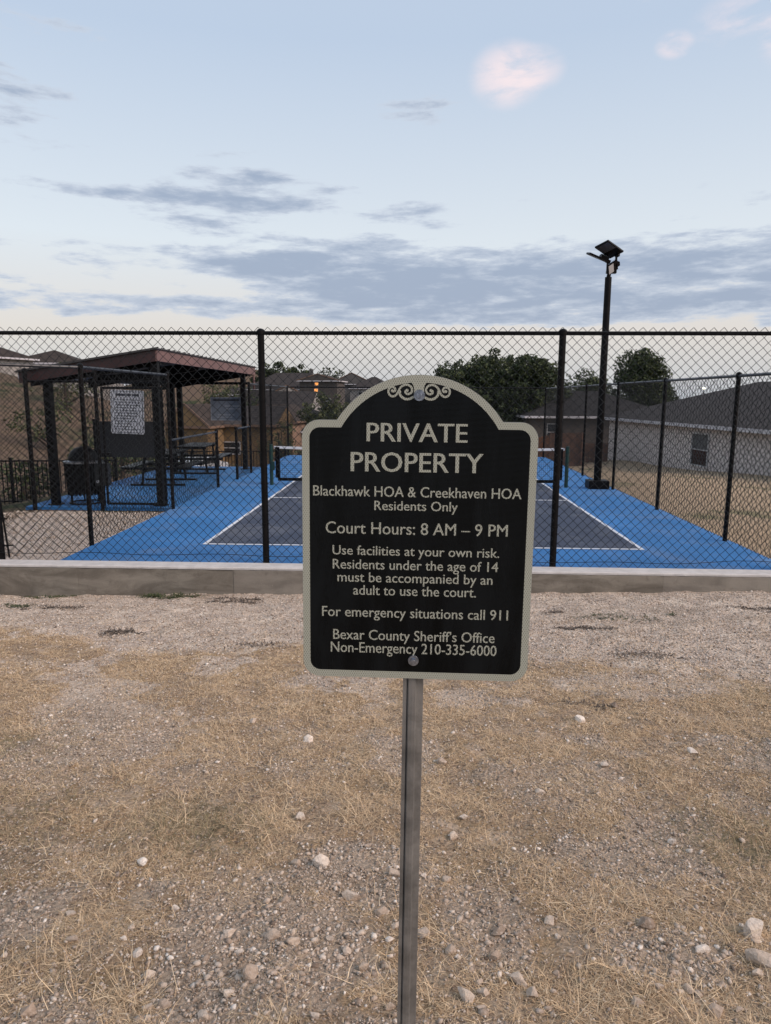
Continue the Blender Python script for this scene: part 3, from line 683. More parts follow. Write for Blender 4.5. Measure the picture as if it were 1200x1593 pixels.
W_ochre = mat('ochre_siding', (0.17, 0.11, 0.055), 0.85, var=0.12); W_tan = mat('tan_stucco', (0.23, 0.15, 0.11), 0.85, var=0.12); W_grey = mat('grey_siding', (0.10, 0.095, 0.093), 0.85, var=0.1)
W_dark = mat('dark_brown_wall', (0.07, 0.06, 0.055), 0.85, var=0.1)  # dark brown is the wall's own even tone
M_fascia = mat('pale_fascia', (0.50, 0.49, 0.52), 0.6); M_fdk = mat('brown_trim', (0.16, 0.10, 0.07), 0.7)
LIT = emit('warm_lit_window', (1.0, 0.36, 0.07), 1.0)
def window(parent, T, w, h, lit=False, shade=False):
    f = MB()
    for x0, x1, z0, z1 in ((-w/2-0.06, -w/2, -0.06, h+0.06), (w/2, w/2+0.06, -0.06, h+0.06), (-w/2, w/2, -0.06, 0), (-w/2, w/2, h, h+0.06), (-w/2, w/2, h*0.48, h*0.48+0.05)):
        f.box(x0, x1, -0.07, 0.0, z0, z1, T=T)
    fo = f.build('window', M_frame, parent)
    MB().box(-w/2, w/2, -0.03, -0.01, 0, h*0.48, T=T).build('pane', LIT if lit else M_glass, fo)
    MB().box(-w/2, w/2, -0.045, -0.02, h*0.48+0.05, h, T=T).build('pane', LIT if lit else (M_scr if shade else M_glass), fo)
    return fo
M_scr = mat('window_screen', (0.075, 0.08, 0.085), 0.6)
def house(label, x, y, w, d, h, rise, rzr, wall, roof, kind='hip', axis='x', wins=(), over=0.45, z=None, fasc=None, group=None, chim=False, base=-2.5, sidewins=()):
    z = float(far_z(np.array([x]), np.array([y]))[0]) if z is None else z
    t = thing('house', label, 'house', (x, y, z), rzr, group)
    MB().box(-w/2, w/2, -d/2, d/2, base, h).build('wall', wall, t)
    W2, D2 = w/2+over, d/2+over; zt = h-0.02; b = MB(); zb = zt-0.02
    if kind == 'hip':
        if w >= d: e = [(-W2+D2, 0, zt+rise), (W2-D2, 0, zt+rise)]
        else: e = [(0, -D2+W2, zt+rise), (0, D2-W2, zt+rise)]
        c = [(-W2, -D2, zt), (W2, -D2, zt), (W2, D2, zt), (-W2, D2, zt)]
        fs = [(0,1,5,4),(1,2,5),(2,3,4,5),(3,0,4)] if w >= d else [(0,1,4),(1,2,5,4),(2,3,5),(3,0,4,5)]
        b.add(c+e, fs+[(3,2,1,0)])
    else:
        if axis == 'x':
            b.add([(-W2,-D2,zt),(W2,-D2,zt),(W2,D2,zt),(-W2,D2,zt),(-W2,0,zt+rise),(W2,0,zt+rise)], [(0,1,5,4),(2,3,4,5),(3,2,1,0),(0,4,3),(1,2,5)])
            for sx in (-1, 1):
                MB().add([(sx*(W2+0.01), 0, zt+rise-0.1), (sx*(W2+0.01), -d/2*0.9, zt+0.03), (sx*(W2+0.01), d/2*0.9, zt+0.03)], [(0,1,2)]).build('gable', wall, t)
        else:
            b.add([(-W2,-D2,zt),(W2,-D2,zt),(W2,D2,zt),(-W2,D2,zt),(0,-D2,zt+rise),(0,D2,zt+rise)], [(1,2,5,4),(3,0,4,5),(3,2,1,0),(0,1,4),(2,3,5)])
            for sy in (-1, 1):
                MB().add([(-W2*0.93, sy*(D2+0.01), zt+0.02), (W2*0.93, sy*(D2+0.01), zt+0.02), (0, sy*(D2+0.01), zt+rise*0.93)], [(0,1,2)]).build('gable', wall, t)
            tr_ = MB()
            for s in (-1, 1): tr_.bar((s*(W2+0.03), -D2-0.03, zt), (0, -D2-0.03, zt+rise+0.02), 0.06, 0.16)
            tr_.build('verge_trim', fasc or M_fdk, t)
    rf_ = b.build('roof', roof, t)
    fb = MB(); q = 0.16
    fb.box(-W2-0.02, W2+0.02, -D2-0.025, -D2, zb-q+0.02, zb+0.03)
    fb.box(-W2-0.025, -W2, -D2, D2, zb-q+0.02, zb+0.03).box(W2, W2+0.025, -D2, D2, zb-q+0.02, zb+0.03)
    fb.build('fascia', fasc or M_fascia, t)
    if chim: MB().box(w*0.2, w*0.2+0.7, -0.3, 0.4, h, h+rise+0.7).build('chimney', wall, t)
    for (wx, wz, ww, wh, *lit) in wins:
        window(t, Matrix.Translation((wx, -d/2-0.005, wz)), ww, wh, bool(lit and lit[0]))
    for (wy, wz, ww, wh) in sidewins:
        window(t, Matrix.Translation((-w/2-0.005, wy, wz)) @ Matrix.Rotation(R(-90), 4, 'Z'), ww, wh, shade=True)
    return t
# near house on the right: long wall runs away from us
ang = math.atan2(12.411-14.086, 37.812-18.852)    # lean of the eave line from +Y
dirv = Vector((math.sin(ang), math.cos(ang), 0)); nrmv = Vector((dirv.y, -dirv.x, 0))
Lh, Wh = 27.0, 12.4; over = 0.45
far_c = Vector((12.411, 37.812, 0))
cen = far_c-dirv*(Lh/2+over-over)+nrmv*(Wh/2)
cen = far_c+nrmv*(Wh/2+over)-dirv*(Lh/2+over)
zb_ = -2.15
house('long single-storey house with grey hip roof and one window, right of the court', cen.x, cen.y, Wh, Lh, 0.83-zb_, 2.2, -ang, W_beige, R_grey, z=zb_,
      sidewins=[(-Lh/2+ (Lh-12.25), 0.98, 1.55, 1.50)], base=-2)
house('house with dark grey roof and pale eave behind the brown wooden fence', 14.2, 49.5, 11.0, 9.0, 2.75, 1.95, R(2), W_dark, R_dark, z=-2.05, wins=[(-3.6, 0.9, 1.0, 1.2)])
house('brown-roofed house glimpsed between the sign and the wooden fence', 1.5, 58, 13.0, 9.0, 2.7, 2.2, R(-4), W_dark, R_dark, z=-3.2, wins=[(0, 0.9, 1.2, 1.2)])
# wooden fence
wf = thing('wooden_fence', 'brown wooden board fence between the court end and the dark-roofed house', 'fence', (6.87, 31.0, -1.62))
M_wood = mat('weathered_brown_wood', (0.125, 0.066, 0.045), 0.85, var=0.3, vscale=2.5); M_wood2 = mat('orange_brown_wood', (0.20, 0.085, 0.045), 0.85, var=0.3, vscale=2.5)
def boards(x0, y0, x1, y1, h0, h1, m):
    b = MB(); L_ = math.hypot(x1-x0, y1-y0); n = max(2, int(L_/0.14))
    for k in range(n):
        t0 = k/n; t1 = (k+0.92)/n; hh = h0+(h1-h0)*t0+rr_.uniform(-0.015, 0.015)
        a = Vector((x0+(x1-x0)*t0, y0+(y1-y0)*t0, 0)); c = Vector((x0+(x1-x0)*t1, y0+(y1-y0)*t1, 0)); q = 0.015 if k % 2 else 0
        b.add([(a.x, a.y+q, -1), (c.x, c.y+q, -1), (c.x, c.y+q, hh), (a.x, a.y+q, hh), (a.x, a.y+q+0.02, -1), (c.x, c.y+q+0.02, -1), (c.x, c.y+q+0.02, hh), (a.x, a.y+q+0.02, hh)],
              [(0,1,2,3),(7,6,5,4),(3,2,6,7),(0,3,7,4),(1,5,6,2)])
    b.build('board', m, wf, kind='stuff')
boards(-0.9, 1.6, 1.0, 0.3, 0.95, 1.60, M_wood2); boards(1.0, 0.3, 2.75, 0.0, 1.64, 1.72, M_wood); boards(2.75, 0.0, 2.9, 3.0, 1.60, 1.2, M_wood); boards(2.9, 3.0, 5.2, 3.4, 0.92, 0.90, M_wood)
for x, y, h in ((1.0, 0.3, 1.7), (2.75, -0.06, 1.76), (-0.9, 1.6, 1.1)): MB().box(x-0.05, x+0.05, y-0.05, y+0.05, -1, h).build('post', M_wood, wf)

# valley and hillside houses
house('ochre gabled house seen between the pavilion columns', -15.0, 41.5, 3.2, 7.0, 3.4, 1.5, R(-12), W_ochre, R_brown, 'gable', 'y', z=-3.35, over=0.2, wins=[], fasc=M_fdk)
house('ochre wing with grey roof behind the hanging blue-grey board', -12.2, 43, 4.6, 6.0, 3.0, 1.3, R(-4), W_ochre, R_grey, 'gable', 'x', z=-2.9, over=0.3, wins=[(-0.8, 0.9, 1.4, 0.8)], fasc=M_fdk)
house('pinkish tan gabled house right of the hanging board', -12.0, 52, 4.2, 7.0, 2.6, 1.4, R(-14), W_tan, R_brown, 'gable', 'y', z=-2.6, over=0.3, wins=[(-0.9, 0.8, 0.8, 1.0), (0.9, 0.8, 0.8, 1.0)], fasc=M_fdk)
house('pale two-storey house under the middle of the pavilion roof', -21.0, 73, 3.2, 6.0, 4.2, 0.9, R(8), W_white, R_grey, 'hip', z=-1.9, wins=[(-0.8, 2.6, 0.7, 1.0), (0.7, 2.6, 0.7, 1.0), (-0.6, 0.3, 1.0, 1.1)])
house('house with broad grey roof right of the pavilion column', -16.4, 70, 10.0, 8.0, 2.6, 2.6, R(-6), W_white, R_grey, 'gable', 'x', z=-2.5, wins=[(-3, 0.8, 1.0, 1.1), (0.5, 0.8, 1.2, 1.1), (3.2, 0.8, 1.0, 1.1)])
house('grey-walled house low in the valley left of the sign', -9.6, 56, 8.5, 8.0, 2.4, 1.8, R(10), W_grey, R_dark, 'hip', z=-3.3, wins=[(-2, 0.8, 1.0, 1.0), (1.6, 0.8, 1.4, 1.0)])
house('house with large dark hip roof below the hilltop, left of the lit windows', -24.2, 131, 17, 10, 3.0, 3.3, R(-4), W_grey, R_grey, 'hip', z=0.5, chim=True, wins=[(-4, 0.8, 1.4, 1.4), (3, 0.8, 1.4, 1.4)])
house('hill house with two small orange lit windows', -17.0, 121.5, 7.0, 7.0, 5.0, 1.2, R(-6), W_dark, R_brown, 'gable', 'y', z=0.0, wins=[(-0.3, 4.15, 0.62, 0.45, True), (-0.4, 3.05, 0.62, 0.45, True), (1.8, 0.8, 0.8, 1.0)])
hh = [(-9.0, 150, 9, 'second house down the ridge, just left of the sign top'), (-14.5, 160, 10, 'ridge house with pale gable beyond the lit windows'), (-3.8, 165, 9, 'small ridge house farthest down the slope by the sign top'), (-19.5, 95, 9, 'mid-slope grey-roofed house behind the valley houses')]
for k, (x, y, w, lab) in enumerate(hh):
    house(lab, x, y, w, 8, 2.9, 2.6, R(-10+9*k), [W_white, W_grey, W_tan, W_white][k], [R_grey, R_brown, R_dark, R_grey][k], 'gable' if k % 2 else 'hip', 'y', z=[1.1, 2.2, 0.0, -1.8][k], wins=[(-2, 0.8, 1.1, 1.2), (2, 0.8, 1.1, 1.2)], base=-5)
# hilltop at far left
house('pale-walled hilltop house at the left edge, above the tan slope', -45.0, 60, 9.0, 8.0, 2.9, 2.0, R(-18), W_white, R_brown, 'hip', z=2.9, wins=[(2.4, 1.0, 0.9, 1.1), (0.4, 1.0, 0.9, 1.1), (3.6, 1.0, 0.6, 1.1)], base=-4)
house('hilltop house with big brown roof, second from the left edge', -41.0, 70, 7.6, 8.0, 2.4, 1.6, R(12), W_white, R_brown, 'hip', z=3.2, wins=[(0, 0.8, 1, 1), (2.6, 0.8, 1, 1)], base=-4)
house('small pale hilltop house just left of the pavilion roof peak', -39.6, 76, 6.0, 6.0, 2.4, 1.2, R(10), W_white, R_dark, 'hip', z=3.0, wins=[(-1.5, 0.8, 0.8, 1), (0.5, 0.8, 0.8, 1), (2.2, 0.8, 0.8, 1)], base=-4)
# far houses on the right skyline
for k, (x, y, w) in enumerate([(50, 150, 14), (68, 165, 12)]):
    house(['far grey-roofed house left of the bright lamp on the right skyline', 'far grey-roofed house under the bright lamp on the right skyline'][k], x, y, w, 9, 2.8, 2.4, R(5*k), W_white, R_grey, 'hip', z=[-3.4, -3.0][k], wins=[(-3, 0.8, 1.2, 1.1), (2, 0.8, 1.2, 1.1)])

# ------------------------------------------------------------------ trees
def leafcloud(clumps, per, size, seed):
    g = np.random.default_rng(seed); V = []; T = []
    for (cx, cy, cz, r, tone) in clumps:
        n = int(per*r*r); d = g.normal(size=(n, 3)); d /= np.linalg.norm(d, axis=1)[:, None]
        rad = r*g.uniform(0.35, 1.05, n)**0.6; P = d*rad[:, None]*np.array([1, 1, 0.8])+np.array([cx, cy, cz])
        a = g.normal(size=(n, 3)); a /= np.linalg.norm(a, axis=1)[:, None]
        b_ = np.cross(a, g.normal(size=(n, 3))); b_ /= np.linalg.norm(b_, axis=1)[:, None]
        s = size*g.uniform(0.5, 1.3, n)[:, None]
        q = np.stack([P-a*s-b_*s*0.15, P-b_*s*0.55, P+a*s, P+b_*s*0.55], 1); V.append(q.reshape(-1, 3))
        tn = np.clip(tone+0.22*g.normal(size=n), 0, 1); T.append(tn)
    V = np.concatenate(V); T = np.concatenate(T); F = np.arange(len(V)).reshape(-1, 4); return V, F, T
def tree(label, x, y, h, cw, crown_lo, fol, seed, nclump=26, per=170, size=0.12, z=None, name='tree', group=None, shape='round', cat='tree', lean=0):
    g = random.Random(seed); z = float(far_z(np.array([x]), np.array([y]))[0]) if z is None else z
    t = thing(name, label, cat, (x, y, z), 0, group)
    cz = (h+crown_lo)/2; rzv = (h-crown_lo)/2; cl = []
    for k in range(nclump):
        th = g.uniform(0, 2*math.pi); ph = math.acos(g.uniform(-0.9, 1)); q = g.uniform(0.35, 0.95)
        if shape == 'cone': q *= 1.0
        w = cw/2*(1.0 if shape != 'cone' else (1.25-0.8*(math.cos(ph)+1)/2))
        r = (0.13+0.24*g.random()**1.5)*cw/2*1.25
        px, py, pz = w*q*math.sin(ph)*math.cos(th), w*q*math.sin(ph)*math.sin(th), cz+rzv*q*math.cos(ph)
        cl.append((px, py, min(pz, h-r*0.6), r, g.uniform(0.25, 0.65)))
    for k in range(int(nclump*0.7)):
        th = g.uniform(0, 2*math.pi); ph = math.acos(g.uniform(-0.3, 1)); w = cw/2*g.uniform(0.88, 1.12)*(1.0 if shape != 'cone' else (1.25-0.8*(math.cos(ph)+1)/2))
        cl.append((w*math.sin(ph)*math.cos(th), w*math.sin(ph)*math.sin(th), cz+rzv*math.cos(ph)*g.uniform(0.85, 1.03), cw*g.uniform(0.035, 0.085), g.uniform(0.3, 0.7)))
    V, F, T = leafcloud(cl, per, size, seed)
    np_mesh('crown', V, F, fol, t, kind='stuff', attrs={'tone': ('FACE', T)})
    tk = MB(); r0 = cw*0.035+0.06; tk.tube((0, 0, -0.6), (lean*0.4, 0, crown_lo+0.1), r0, 9, r2=r0*0.7, cap=False).tube((lean*0.4, 0, crown_lo+0.1), (lean, 0, cz+rzv*0.4), r0*0.7, 8, r2=r0*0.25)
    tk.build('trunk', M_bark, t)
    for k in range(6):
        c = cl[k*3 % len(cl)]; a = Vector((lean*0.4, 0, crown_lo+0.1+0.12*k*(rzv)))
        MB().tube(a, Vector(c[:3]), r0*0.4, 6, r2=r0*0.1).build('limb', M_bark, t)
    return t
# cluster behind the far fence
tree('tallest broad dark green tree behind the far fence, above the right half of the sign', 6.75, 50, 8.9, 6.4, 0.6, F_dark, 1, 80, 420, 0.13, z=-3.0)
tree('rounded dark tree left of the tallest one, above the sign arch', 3.7, 50, 8.0, 5.6, 0.6, F_dark, 2, 66, 420, 0.13, z=-3.0)
tree('dark tree right of the tallest one, left of the right fence post', 9.6, 49, 8.3, 5.6, 0.4, F_dark, 3, 66, 420, 0.13, z=-2.8)
tree('low dark tree right of the fence post, left of the light pole', 17.2, 62, 7.6, 7.0, 0.4, F_dark, 5, 44, 300, 0.13, z=-2.8)
tree('small ragged tree just right of the tall fence post', 14.0, 60, 7.2, 4.0, 0.8, F_dark, 6, 18, 220, 0.12, z=-2.8)
tree('dense dark green tree standing behind the grey-roofed house on the right', 20.9, 56, 8.7, 8.2, -4.2, F_dark, 7, 110, 420, 0.13, z=-2.6, shape='cone')
tree('olive green bushy tree left of the sign, in front of the valley houses', -6.6, 44, 3.9, 4.4, -0.6, F_olive, 8, 30, 420, 0.11, z=-1.6)
tree('dark green tree mass on the ridge right of the pavilion roof', -32.0, 150, 8.0, 9.0, 1.0, F_dark, 9, 30, 130, 0.26, z=1.6)
tree('smaller dark ridge tree above the big hip roof', -26.0, 152, 7.3, 8.0, 1.0, F_dark, 10, 26, 130, 0.25, z=2.0)
tree('third dark ridge tree nearest the lit windows', -20.0, 158, 7.0, 6.0, 1.0, F_dark, 12, 18, 60, 0.25, z=2.2)
tree('round olive tree under the pavilion roof left of the pale house', -20.0, 62, 5.0, 4.6, 0.3, F_olive, 13, 24, 150, 0.13, z=-1.4)
tree('dark shrub behind the yellow-brown house', -17.0, 58, 4.8, 4.5, 0.3, F_dark, 14, 20, 140, 0.13, z=-1.6)
tree('bushy olive shrub in front of the ochre wing, beyond the low fence', -6.3, 22.5, 2.7, 1.9, 0.1, F_olive, 15, 18, 500, 0.06, z=-1.55, name='shrub', cat='shrub')
tree('dark shrub beyond the back corner of the pavilion floor', -5.0, 21, 1.9, 2.4, 0.0, F_dark, 16, 18, 420, 0.06, z=-1.6, name='shrub', cat='shrub')
for k, (x, y, h_, w, lab) in enumerate([(-14.5, 11.5, 1.9, 2.8, 'green shrub at far left edge behind the picket fence'), (-11.6, 10.5, 1.2, 2.2, 'low dark shrub behind the picket fence near the pavilion'), (-17.2, 16, 3.6, 3.4, 'large green bush on the tan slope at the left edge'), (-13.5, 19.5, 1.8, 2.6, 'olive bush on the tan slope seen between the left pavilion columns'),
        (-21, 30, 3.0, 4.0, 'dark green bush high on the tan slope'), (-15.2, 26, 2.0, 3.4, 'brushy bush on the slope behind the litter bin'), (-26, 42, 3.4, 4.5, 'green bush below the hilltop houses'), (-9.5, 16.5, 1.1, 2.6, 'low olive brush beyond the pavilion back')]):
    tree(lab, x, y, h_, w, 0.0, F_olive if k % 2 == 0 else F_dark, 30+k, 16, 330 if y < 20 else 160, 0.07 if y < 20 else 0.11, name='shrub', cat='shrub')
# distant tree line along the right skyline and beyond
def tree_line(label, x0, x1, y, h, n, seed, zoff=0.0):
    g = random.Random(seed); cl = []
    for k in range(n):
        x = x0+(x1-x0)*(k+g.random())/n; yy = y+g.uniform(-15, 15); zz = float(far_z(np.array([x]), np.array([yy]))[0]); r = h*g.uniform(0.35, 0.75)
        cl.append((x, yy, zz+r*0.6+zoff, r, g.uniform(0.2, 0.5)))
    V, F, T = leafcloud(cl, 9, h*0.16, seed)
    o_ = np_mesh('distant_woods', V, F, F_dark, kind='stuff', attrs={'tone': ('FACE', T)}); o_['label'] = label; o_['category'] = 'woods'
tree_line('dark far-off woods along the right skyline beyond the grey roof', 40, 260, 240, 6.0, 110, 77)
tree_line('dark far-off woods beyond the valley houses left of the sign', -120, 30, 260, 7.0, 130, 78)
tree_line('brushy dark woods on the valley floor beyond the court', -24, 8, 92, 2.6, 60, 79)
# bright lamp on the right skyline
sl = thing('street_lamp', 'small bright street lamp far off above the grey roof on the right', 'street lamp', (56.5, 130, -4))
MB().tube((0, 0, 0), (0, 0, 8.0), 0.08, 8).tube((0, 0, 8.0), (-0.8, 0, 8.1), 0.05, 6).build('pole', M_rail, sl)
MB().lathe([(0.001, 7.9), (0.22, 7.95), (0.25, 8.1), (0.001, 8.2)], 12).build('lamp_head', emit('lamp_glow', (1.0, 0.95, 0.72), 6), sl)
# parked silver car in the valley
car = thing('parked_car', 'silver parked car glimpsed past the pavilion floor beyond the low fence', 'car', (-13.6, 33.6, -3.06), R(72))
prof = [(-2.1, 0.35), (-2.15, 0.75), (-1.9, 0.88), (-1.1, 0.95), (-0.6, 1.38), (0.7, 1.42), (1.35, 1.0), (2.1, 0.88), (2.2, 0.6), (2.15, 0.35)]
MB().prism(prof, -0.85, 0.85).build('body', mat('silver_paint', (0.5, 0.52, 0.55), 0.3, metal=0.3, coat=0.5), car, bevel=0.04)
MB().prism([(-0.98, 0.97), (-0.57, 1.32), (0.03, 1.35), (0.03, 0.97)], -0.862, 0.862).prism([(0.1, 0.97), (0.1, 1.35), (0.66, 1.36), (1.15, 1.0)], -0.862, 0.862).build('side_window', M_glass, car)
for x in (-1.35, 1.4):
    for y in (-0.86, 0.68): 
        w_ = MB().tube((x, y, 0.33), (x, y+0.18, 0.33), 0.33, 16).build('wheel', M_tyre, car); MB().tube((x, y-0.01, 0.33), (x, y+0.19, 0.33), 0.19, 12).build('rim', M_steel, w_)

# ------------------------------------------------------------------ THE SIGN
def reflective():
    m = bpy.data.materials.new('cream_reflective_sheeting'); m.use_nodes = True; t = m.node_tree; p = t.nodes['Principled BSDF']
    o = N(t, 'ShaderNodeTexCoord').outputs['Object']; s_ = N(t, 'ShaderNodeSeparateXYZ'); t.links.new(o, s_.inputs[0])
    k = 2*math.pi/0.0046
    a = math_n(t, 'SINE', math_n(t, 'MULTIPLY', math_n(t, 'ADD', s_.outputs[0], math_n(t, 'MULTIPLY', s_.outputs[2], 0.58)), k))
    c = math_n(t, 'SINE', math_n(t, 'MULTIPLY', math_n(t, 'SUBTRACT', s_.outputs[0], math_n(t, 'MULTIPLY', s_.outputs[2], 0.58)), k))
    f = maprange(t, math_n(t, 'MULTIPLY', math_n(t, 'ADD', a, c), 0.5), -0.1, 0.95)
    n_ = noise(t, o, 14, 4, 0.6)
    cc = mixc(t, f, (0.41, 0.415, 0.345), (0.11, 0.105, 0.075)); cc = mixc(t, math_n(t, 'MULTIPLY', n_, 0.25), cc, (0.40, 0.44, 0.40))
    t.links.new(cc, p.inputs['Base Color']); p.inputs['Roughness'].default_value = 0.4; return m
M_cream = reflective()
def signblack():
    m = bpy.data.materials.new('glossy_black_sign_film'); m.use_nodes = True; t = m.node_tree; p = t.nodes['Principled BSDF']
    o = N(t, 'ShaderNodeTexCoord').outputs['Object']
    f = noise(t, o, 6, 5, 0.6, 0.5, sc=(2.2, 1, 0.5))
    t.links.new(mixc(t, maprange(t, f, 0.35, 0.7), (0.0018, 0.0025, 0.003), (0.006, 0.0075, 0.009)), p.inputs['Base Color'])  # lighter upright streaks in the colour stand for reflected surroundings
    dn = noise(t, o, 55, 6, 0.75, 0.3, sc=(1, 1, 0.35)); src = p.inputs['Base Color'].links[0].from_socket
    t.links.new(mixc(t, math_n(t, 'MULTIPLY', maprange(t, dn, 0.60, 0.80), 0.10), src, (0.10, 0.10, 0.095)), p.inputs['Base Color'])
    t.links.new(maprange(t, f, 0.3, 0.7, 0.16, 0.34), p.inputs['Roughness']); p.inputs['Specular IOR Level'].default_value = 0.16
    s_ = N(t, 'ShaderNodeSeparateXYZ'); t.links.new(o, s_.inputs[0]); k = 2*math.pi/0.0046
    a = math_n(t, 'MULTIPLY', math_n(t, 'SINE', math_n(t, 'MULTIPLY', math_n(t, 'ADD', s_.outputs[0], s_.outputs[2]), k)), math_n(t, 'SINE', math_n(t, 'MULTIPLY', math_n(t, 'SUBTRACT', s_.outputs[0], s_.outputs[2]), k)))
    bn = N(t, 'ShaderNodeBump'); bn.inputs['Strength'].default_value = 0.25; bn.inputs['Distance'].default_value = 0.0006
    t.links.new(a, bn.inputs['Height']); t.links.new(bn.outputs[0], p.inputs['Normal'])
    return m
M_film = signblack()
SX, SY = -0.1225, -8.030
sg = thing('property_sign', 'black arched private property sign with cream border on a steel post, front centre', 'sign', (SX, SY, 1.4745))
sg.rotation_euler = (0, R(0.45), R(-0.3))
# outline in sign coordinates (x right, z up from the bottom edge)
HW, BH, AH, AW, CR = 0.2285, 0.524, 0.6115, 0.160, 0.034
def outline(inset):
    hw = HW-inset; b0 = inset; bh = BH-inset; cr = max(CR-inset*0.9, 0.008); P = []
    rad = (AW**2+(AH-BH)**2)/(2*(AH-BH)); cz = AH-rad; ra = rad-inset
    xw = math.sqrt(max(ra**2-(bh-cz)**2, 0))
    def arc(cx, c, r_, a0, a1, n):
        return [(cx+r_*math.cos(R(a0+(a1-a0)*k/n)), c+r_*math.sin(R(a0+(a1-a0)*k/n))) for k in range(n+1)]
    P += arc(hw-cr, b0+cr, cr, -90, 0, 8); P += arc(hw-cr, bh-cr, cr, 0, 90, 8)
    a0 = math.degrees(math.atan2(bh-cz, xw)); P += arc(0, cz, ra, a0, 180-a0, 36)
    P += arc(-hw+cr, bh-cr, cr, 90, 180, 8); P += arc(-hw+cr, b0+cr, cr, 180, 270, 8)
    return P
MB().prism(outline(0.0), 0.0, 0.0025).build('sign_plate', mat('aluminium_sheet', (0.45, 0.46, 0.47), 0.4, metal=0.8), sg)
po, pi_ = outline(0.0004), outline(0.0145); nn = len(po)
bm = bmesh.new(); vo = [bm.verts.new((x, -0.0004, z)) for x, z in po]; vi = [bm.verts.new((x, -0.0004, z)) for x, z in pi_]
for k in range(nn): bm.faces.new((vo[k], vo[(k+1) % nn], vi[(k+1) % nn], vi[k]))
me = bpy.data.meshes.new('border'); bm.to_mesh(me); bm.free(); me.materials.append(M_cream)
bo = bpy.data.objects.new('border', me); COL.objects.link(bo); bo.parent = sg
bm = bmesh.new(); f_ = bm.faces.new([bm.verts.new((x, -0.0003, z)) for x, z in pi_]); bmesh.ops.triangulate(bm, faces=[f_])
me = bpy.data.meshes.new('face_film'); bm.to_mesh(me); bm.free(); me.materials.append(M_film)
fo = bpy.data.objects.new('face_film', me); COL.objects.link(fo); fo.parent = sg
# scroll ornament hanging from the arch (x from its centre line, z)
def smooth_pts(P, n=5):
    Q = []
    for k in range(len(P)-1):
        a = P[max(k-1, 0)]; b_ = P[k]; c = P[k+1]; d = P[min(k+2, len(P)-1)]
        for q in range(n):
            t = q/n; Q.append(tuple(0.5*((2*b_[i])+(-a[i]+c[i])*t+(2*a[i]-5*b_[i]+4*c[i]-d[i])*t*t+(-a[i]+3*b_[i]-3*c[i]+d[i])*t**3) for i in (0, 1)))
    return Q+[P[-1]]
OX = -0.00229; orn = MB(); yo = -0.0010
CURL = [(-0.05091, 0.58051), (-0.04795, 0.57943), (-0.04556, 0.58162), (-0.04651, 0.58562), (-0.05021, 0.58778), (-0.05500, 0.58704), (-0.05812, 0.58303), (-0.05847, 0.57739), (-0.05530, 0.57194), (-0.04937, 0.57014), (-0.04384, 0.57290), (-0.03982, 0.57910), (-0.03581, 0.58657), (-0.02995, 0.59112), (-0.02296, 0.59224), (-0.01630, 0.58936), (-0.01330, 0.58339), (-0.01508, 0.57756), (-0.02022, 0.57482), (-0.02540, 0.57661), (-0.02581, 0.58061), (-0.02287, 0.58171)]
TAIL = [(-0.03723, 0.57911), (-0.03609, 0.57329), (-0.03161, 0.56821), (-0.02531, 0.56532), (-0.01792, 0.56572), (-0.01131, 0.56903), (-0.00618, 0.57269)]
for mir in (-1, 1):
    for P, w, dz in ((CURL, 0.0040, 0.0), (TAIL, 0.0046, 0.00004)):
        Q = [(OX-mir*x_, z_) for x_, z_ in smooth_pts(P)]; vs = []
        for k, p in enumerate(Q):
            a = Q[max(k-1, 0)]; b_ = Q[min(k+1, len(Q)-1)]; dx, dz_ = b_[0]-a[0], b_[1]-a[1]; l = math.hypot(dx, dz_) or 1
            for sgn in (-1, 1): vs.append((p[0]-sgn*dz_/l*w/2, yo-dz, p[1]+sgn*dx/l*w/2))
        orn.add(vs, [(2*k, 2*k+2, 2*k+3, 2*k+1) for k in range(len(Q)-1)])
        for e, rr in ((Q[0], 0.0030), (Q[-1], 0.0030)):
            orn.add([(e[0]+rr*math.cos(2*math.pi*q/12), yo-dz-0.00008, e[1]+rr*math.sin(2*math.pi*q/12)) for q in range(12)], [tuple(range(12))])
P = [(OX+x_, z_) for x_, z_ in [(-0.01583, 0.59806), (0.01541, 0.59816), (0.01054, 0.59127), (0.00916, 0.58402), (0.01037, 0.57585), (0.00011, 0.57126), (-0.01027, 0.57577), (-0.00925, 0.58395), (-0.01080, 0.59119)]]
orn.add([(x_, yo-0.00014, z_) for x_, z_ in P], [tuple(range(9))])
orn.build('scroll_ornament', M_cream, sg)
